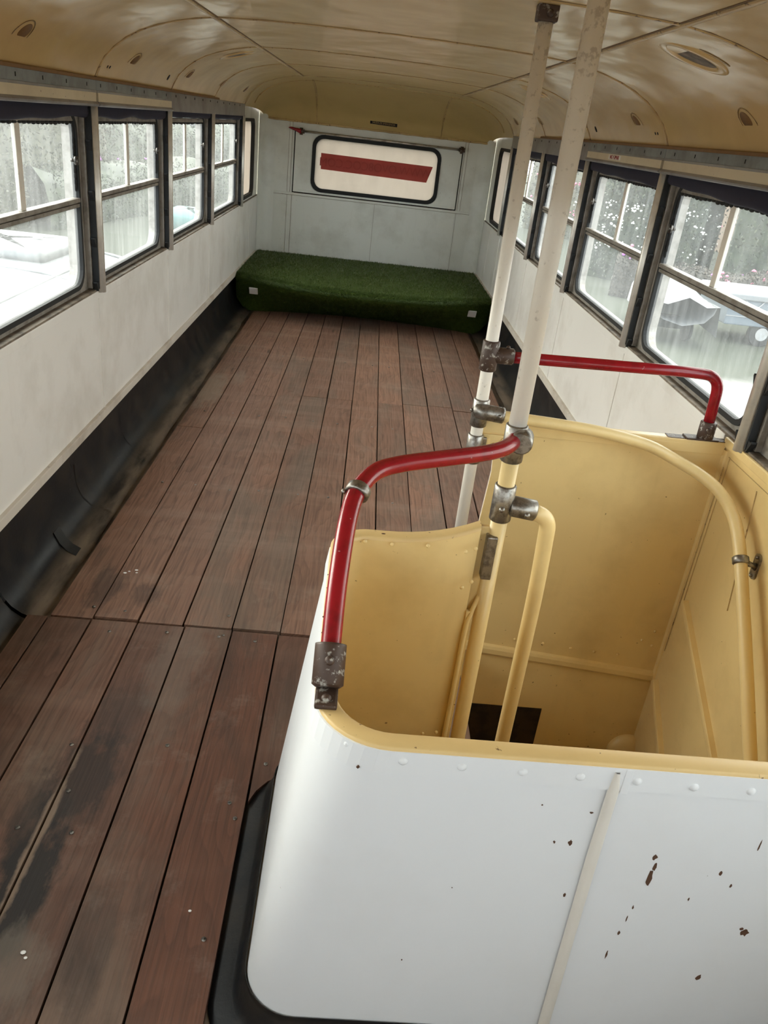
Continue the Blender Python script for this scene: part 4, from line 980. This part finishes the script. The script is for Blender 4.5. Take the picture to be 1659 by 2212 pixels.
bm = NBM(); loft(bm, [[(-6.5 + a, 31 + b, z) for a, b in rrect(-.8 * w, .8 * w, -1.4 * w, 1.4 * w, .2)] for w, z in ((1, GZ), (1, GZ + .5), (.93, GZ + .62), (.1, GZ + .7))], True, True)
tag(obj('tarpaulin', bm, M['teal']), 'teal sheet over a stack outside the far left windows', 'tarpaulin')
# covered boat
bo = thing('boat', 'small white boat under a pale cover on the right verge', 'boat', (7.9, 21, GZ))
bm = NBM(); hs = []
for t in [i / 10 for i in range(11)]:
    w = .75 * (1 - max(0, t - .45) ** 1.8 * 2.6); w = max(w, .05); x = 9.0 - 2.2 * t * .45; y = 19.4 + 3.6 * t; zk = GZ + .55 + .15 * t * t
    hs.append([(7.95 + a * w, y, zk + c) for a, c in ((-1, .55), (-.95, .35), (-.7, .12), (0, 0), (.7, .12), (.95, .35), (1, .55))])
loft(bm, hs, False); obj('hull', bm, M['cover'], bo)
bm = NBM(); hs2 = []
for t in [i / 10 for i in range(11)]:
    w = .82 * (1 - max(0, t - .45) ** 1.8 * 2.6); w = max(w, .06); y = 19.4 + 3.6 * t; rz = 1.12 + .35 * math.sin(min(1, t * 1.4) * PI * .6) + .02 * math.sin(t * 30)
    hs2.append([(7.95 + a * w, y, GZ + c) for a, c in ((-1.05, .85 - .3 * t), (-1.0, 1.08), (-.6, rz - .08), (0, rz + .12), (.6, rz - .08), (1.0, 1.08), (1.12, .55 - .2 * (1 - t)))])
loft(bm, hs2, False, False); obj('cover', bm, M['cover'], bo)
bm = NBM()
for x in (7.4, 8.5): tube(bm, [(x - .06, 20.4, GZ + .28), (x + .06, 20.4, GZ + .28)], .28, 18)
box(bm, 7.3, 8.6, 20.3, 20.5, GZ + .30, GZ + .62); obj('wheel', bm, M['rubber'], bo)
# white box trailer
tr = thing('trailer', 'white box trailer with a lid parked in front of the brown hedge', 'trailer', (11.0, 21.4, GZ))
bm = NBM(); box(bm, 9.5, 13.6, 20.6, 22.5, GZ + .50, GZ + 1.15, .03); obj('body', bm, M['trailer'], tr)
bm = NBM(); box(bm, 9.44, 13.66, 20.54, 22.56, GZ + 1.15, GZ + 1.30, .03); obj('lid', bm, M['cover'], tr)
bm = NBM()
for z in (.72, .92): box(bm, 9.5, 13.6, 20.585, 20.60, GZ + z, GZ + z + .02)
for i in range(4): tube(bm, smooth_path([(9.9 + i * .9, 20.57, GZ + 1.16), (10.05 + i * .9, 20.55, GZ + 1.02), (10.25 + i * .9, 20.55, GZ + 1.0), (10.4 + i * .9, 20.57, GZ + 1.15)], 4), .012, 6)
obj('lashing', bm, M['fascia'], tr)
for x in (10.6, 12.3):
    bm = NBM(); tube(bm, [(x, 20.62, GZ + .32), (x, 20.82, GZ + .32)], .32, 20); w_ = obj('wheel', bm, M['rubber'], tr)
    bm = NBM(); tube(bm, [(x, 20.605, GZ + .32), (x, 20.62, GZ + .32)], .17, 16); obj('hub', bm, M['fascia'], w_)

# ------------------------------------------------------------------ light
wd = bpy.data.worlds.new('overcast'); bpy.context.scene.world = wd; wd.use_nodes = True
nt = wd.node_tree; nt.nodes.clear()
tc = nt.nodes.new('ShaderNodeTexCoord'); sx = nt.nodes.new('ShaderNodeSeparateXYZ'); rp = nt.nodes.new('ShaderNodeValToRGB'); bg = nt.nodes.new('ShaderNodeBackground'); ow = nt.nodes.new('ShaderNodeOutputWorld')
nt.links.new(tc.outputs['Generated'], sx.inputs[0]); nt.links.new(sx.outputs[2], rp.inputs[0]); mr = nt.nodes.new('ShaderNodeMapRange'); nt.links.new(sx.outputs[1], mr.inputs[0]); mr.inputs[1].default_value = -.25; mr.inputs[2].default_value = -.85
mx = nt.nodes.new('ShaderNodeMix'); mx.data_type = 'RGBA'; mx.blend_type = 'MULTIPLY'; nt.links.new(mr.outputs[0], mx.inputs[0]); nt.links.new(rp.outputs[0], mx.inputs[6]); mx.inputs[7].default_value = (.86, .95, 1.08, 1)
nt.links.new(mx.outputs[2], bg.inputs[0]); nt.links.new(bg.outputs[0], ow.inputs[0])
cr = rp.color_ramp; cr.elements[0].position = 0; cr.elements[0].color = (.88, .85, .81, 1); cr.elements[1].position = .8; cr.elements[1].color = (1.06, 1.04, 1.01, 1)
bg.inputs[1].default_value = 1.0
sc = bpy.context.scene
sc.view_settings.view_transform = 'Standard'; sc.view_settings.look = 'None'; sc.view_settings.gamma = 1; sc.view_settings.exposure = 2.85; sc.view_settings.use_curve_mapping = False
sc.cycles.max_bounces = 8; sc.cycles.diffuse_bounces = 5; sc.cycles.glossy_bounces = 4; sc.cycles.transmission_bounces = 6; sc.cycles.transparent_max_bounces = 16
sc.cycles.use_denoising = True; sc.cycles.use_adaptive_sampling = True; sc.cycles.adaptive_threshold = .02; sc.cycles.sample_clamp_indirect = 6; sc.cycles.caustics_reflective = False

sl = bpy.data.lights.new('hazy_sun', 'SUN'); sl.energy = 1.3; sl.angle = .8; sl.color = (1, .93, .82)
so = bpy.data.objects.new('hazy_sun', sl); C.objects.link(so); so.location = (-8, 8, 6); so.rotation_euler = Vector((.80, -.52, -.30)).to_track_quat('-Z', 'Y').to_euler()

# ------------------------------------------------------------------ camera
yaw, pitch, roll = (-0.062675, -0.452990, 0.119188)
fwd = Vector((-math.sin(yaw) * math.cos(pitch), math.cos(yaw) * math.cos(pitch), math.sin(pitch)))
r0 = Vector((math.cos(yaw), math.sin(yaw), 0)); u0 = r0.cross(fwd)
rt = r0 * math.cos(roll) + u0 * math.sin(roll); up = -r0 * math.sin(roll) + u0 * math.cos(roll)
cam = bpy.data.cameras.new('camera'); co = bpy.data.objects.new('camera', cam); C.objects.link(co)
co.matrix_world = Matrix(((rt.x, up.x, -fwd.x, -0.04228), (rt.y, up.y, -fwd.y, -0.00979), (rt.z, up.z, -fwd.z, 1.56445), (0, 0, 0, 1)))
cam.sensor_fit = 'VERTICAL'; cam.sensor_height = 24; cam.sensor_width = 18; cam.lens = 1703.276 / 2212 * 24; cam.clip_start = .02; cam.clip_end = 500
sc.camera = co
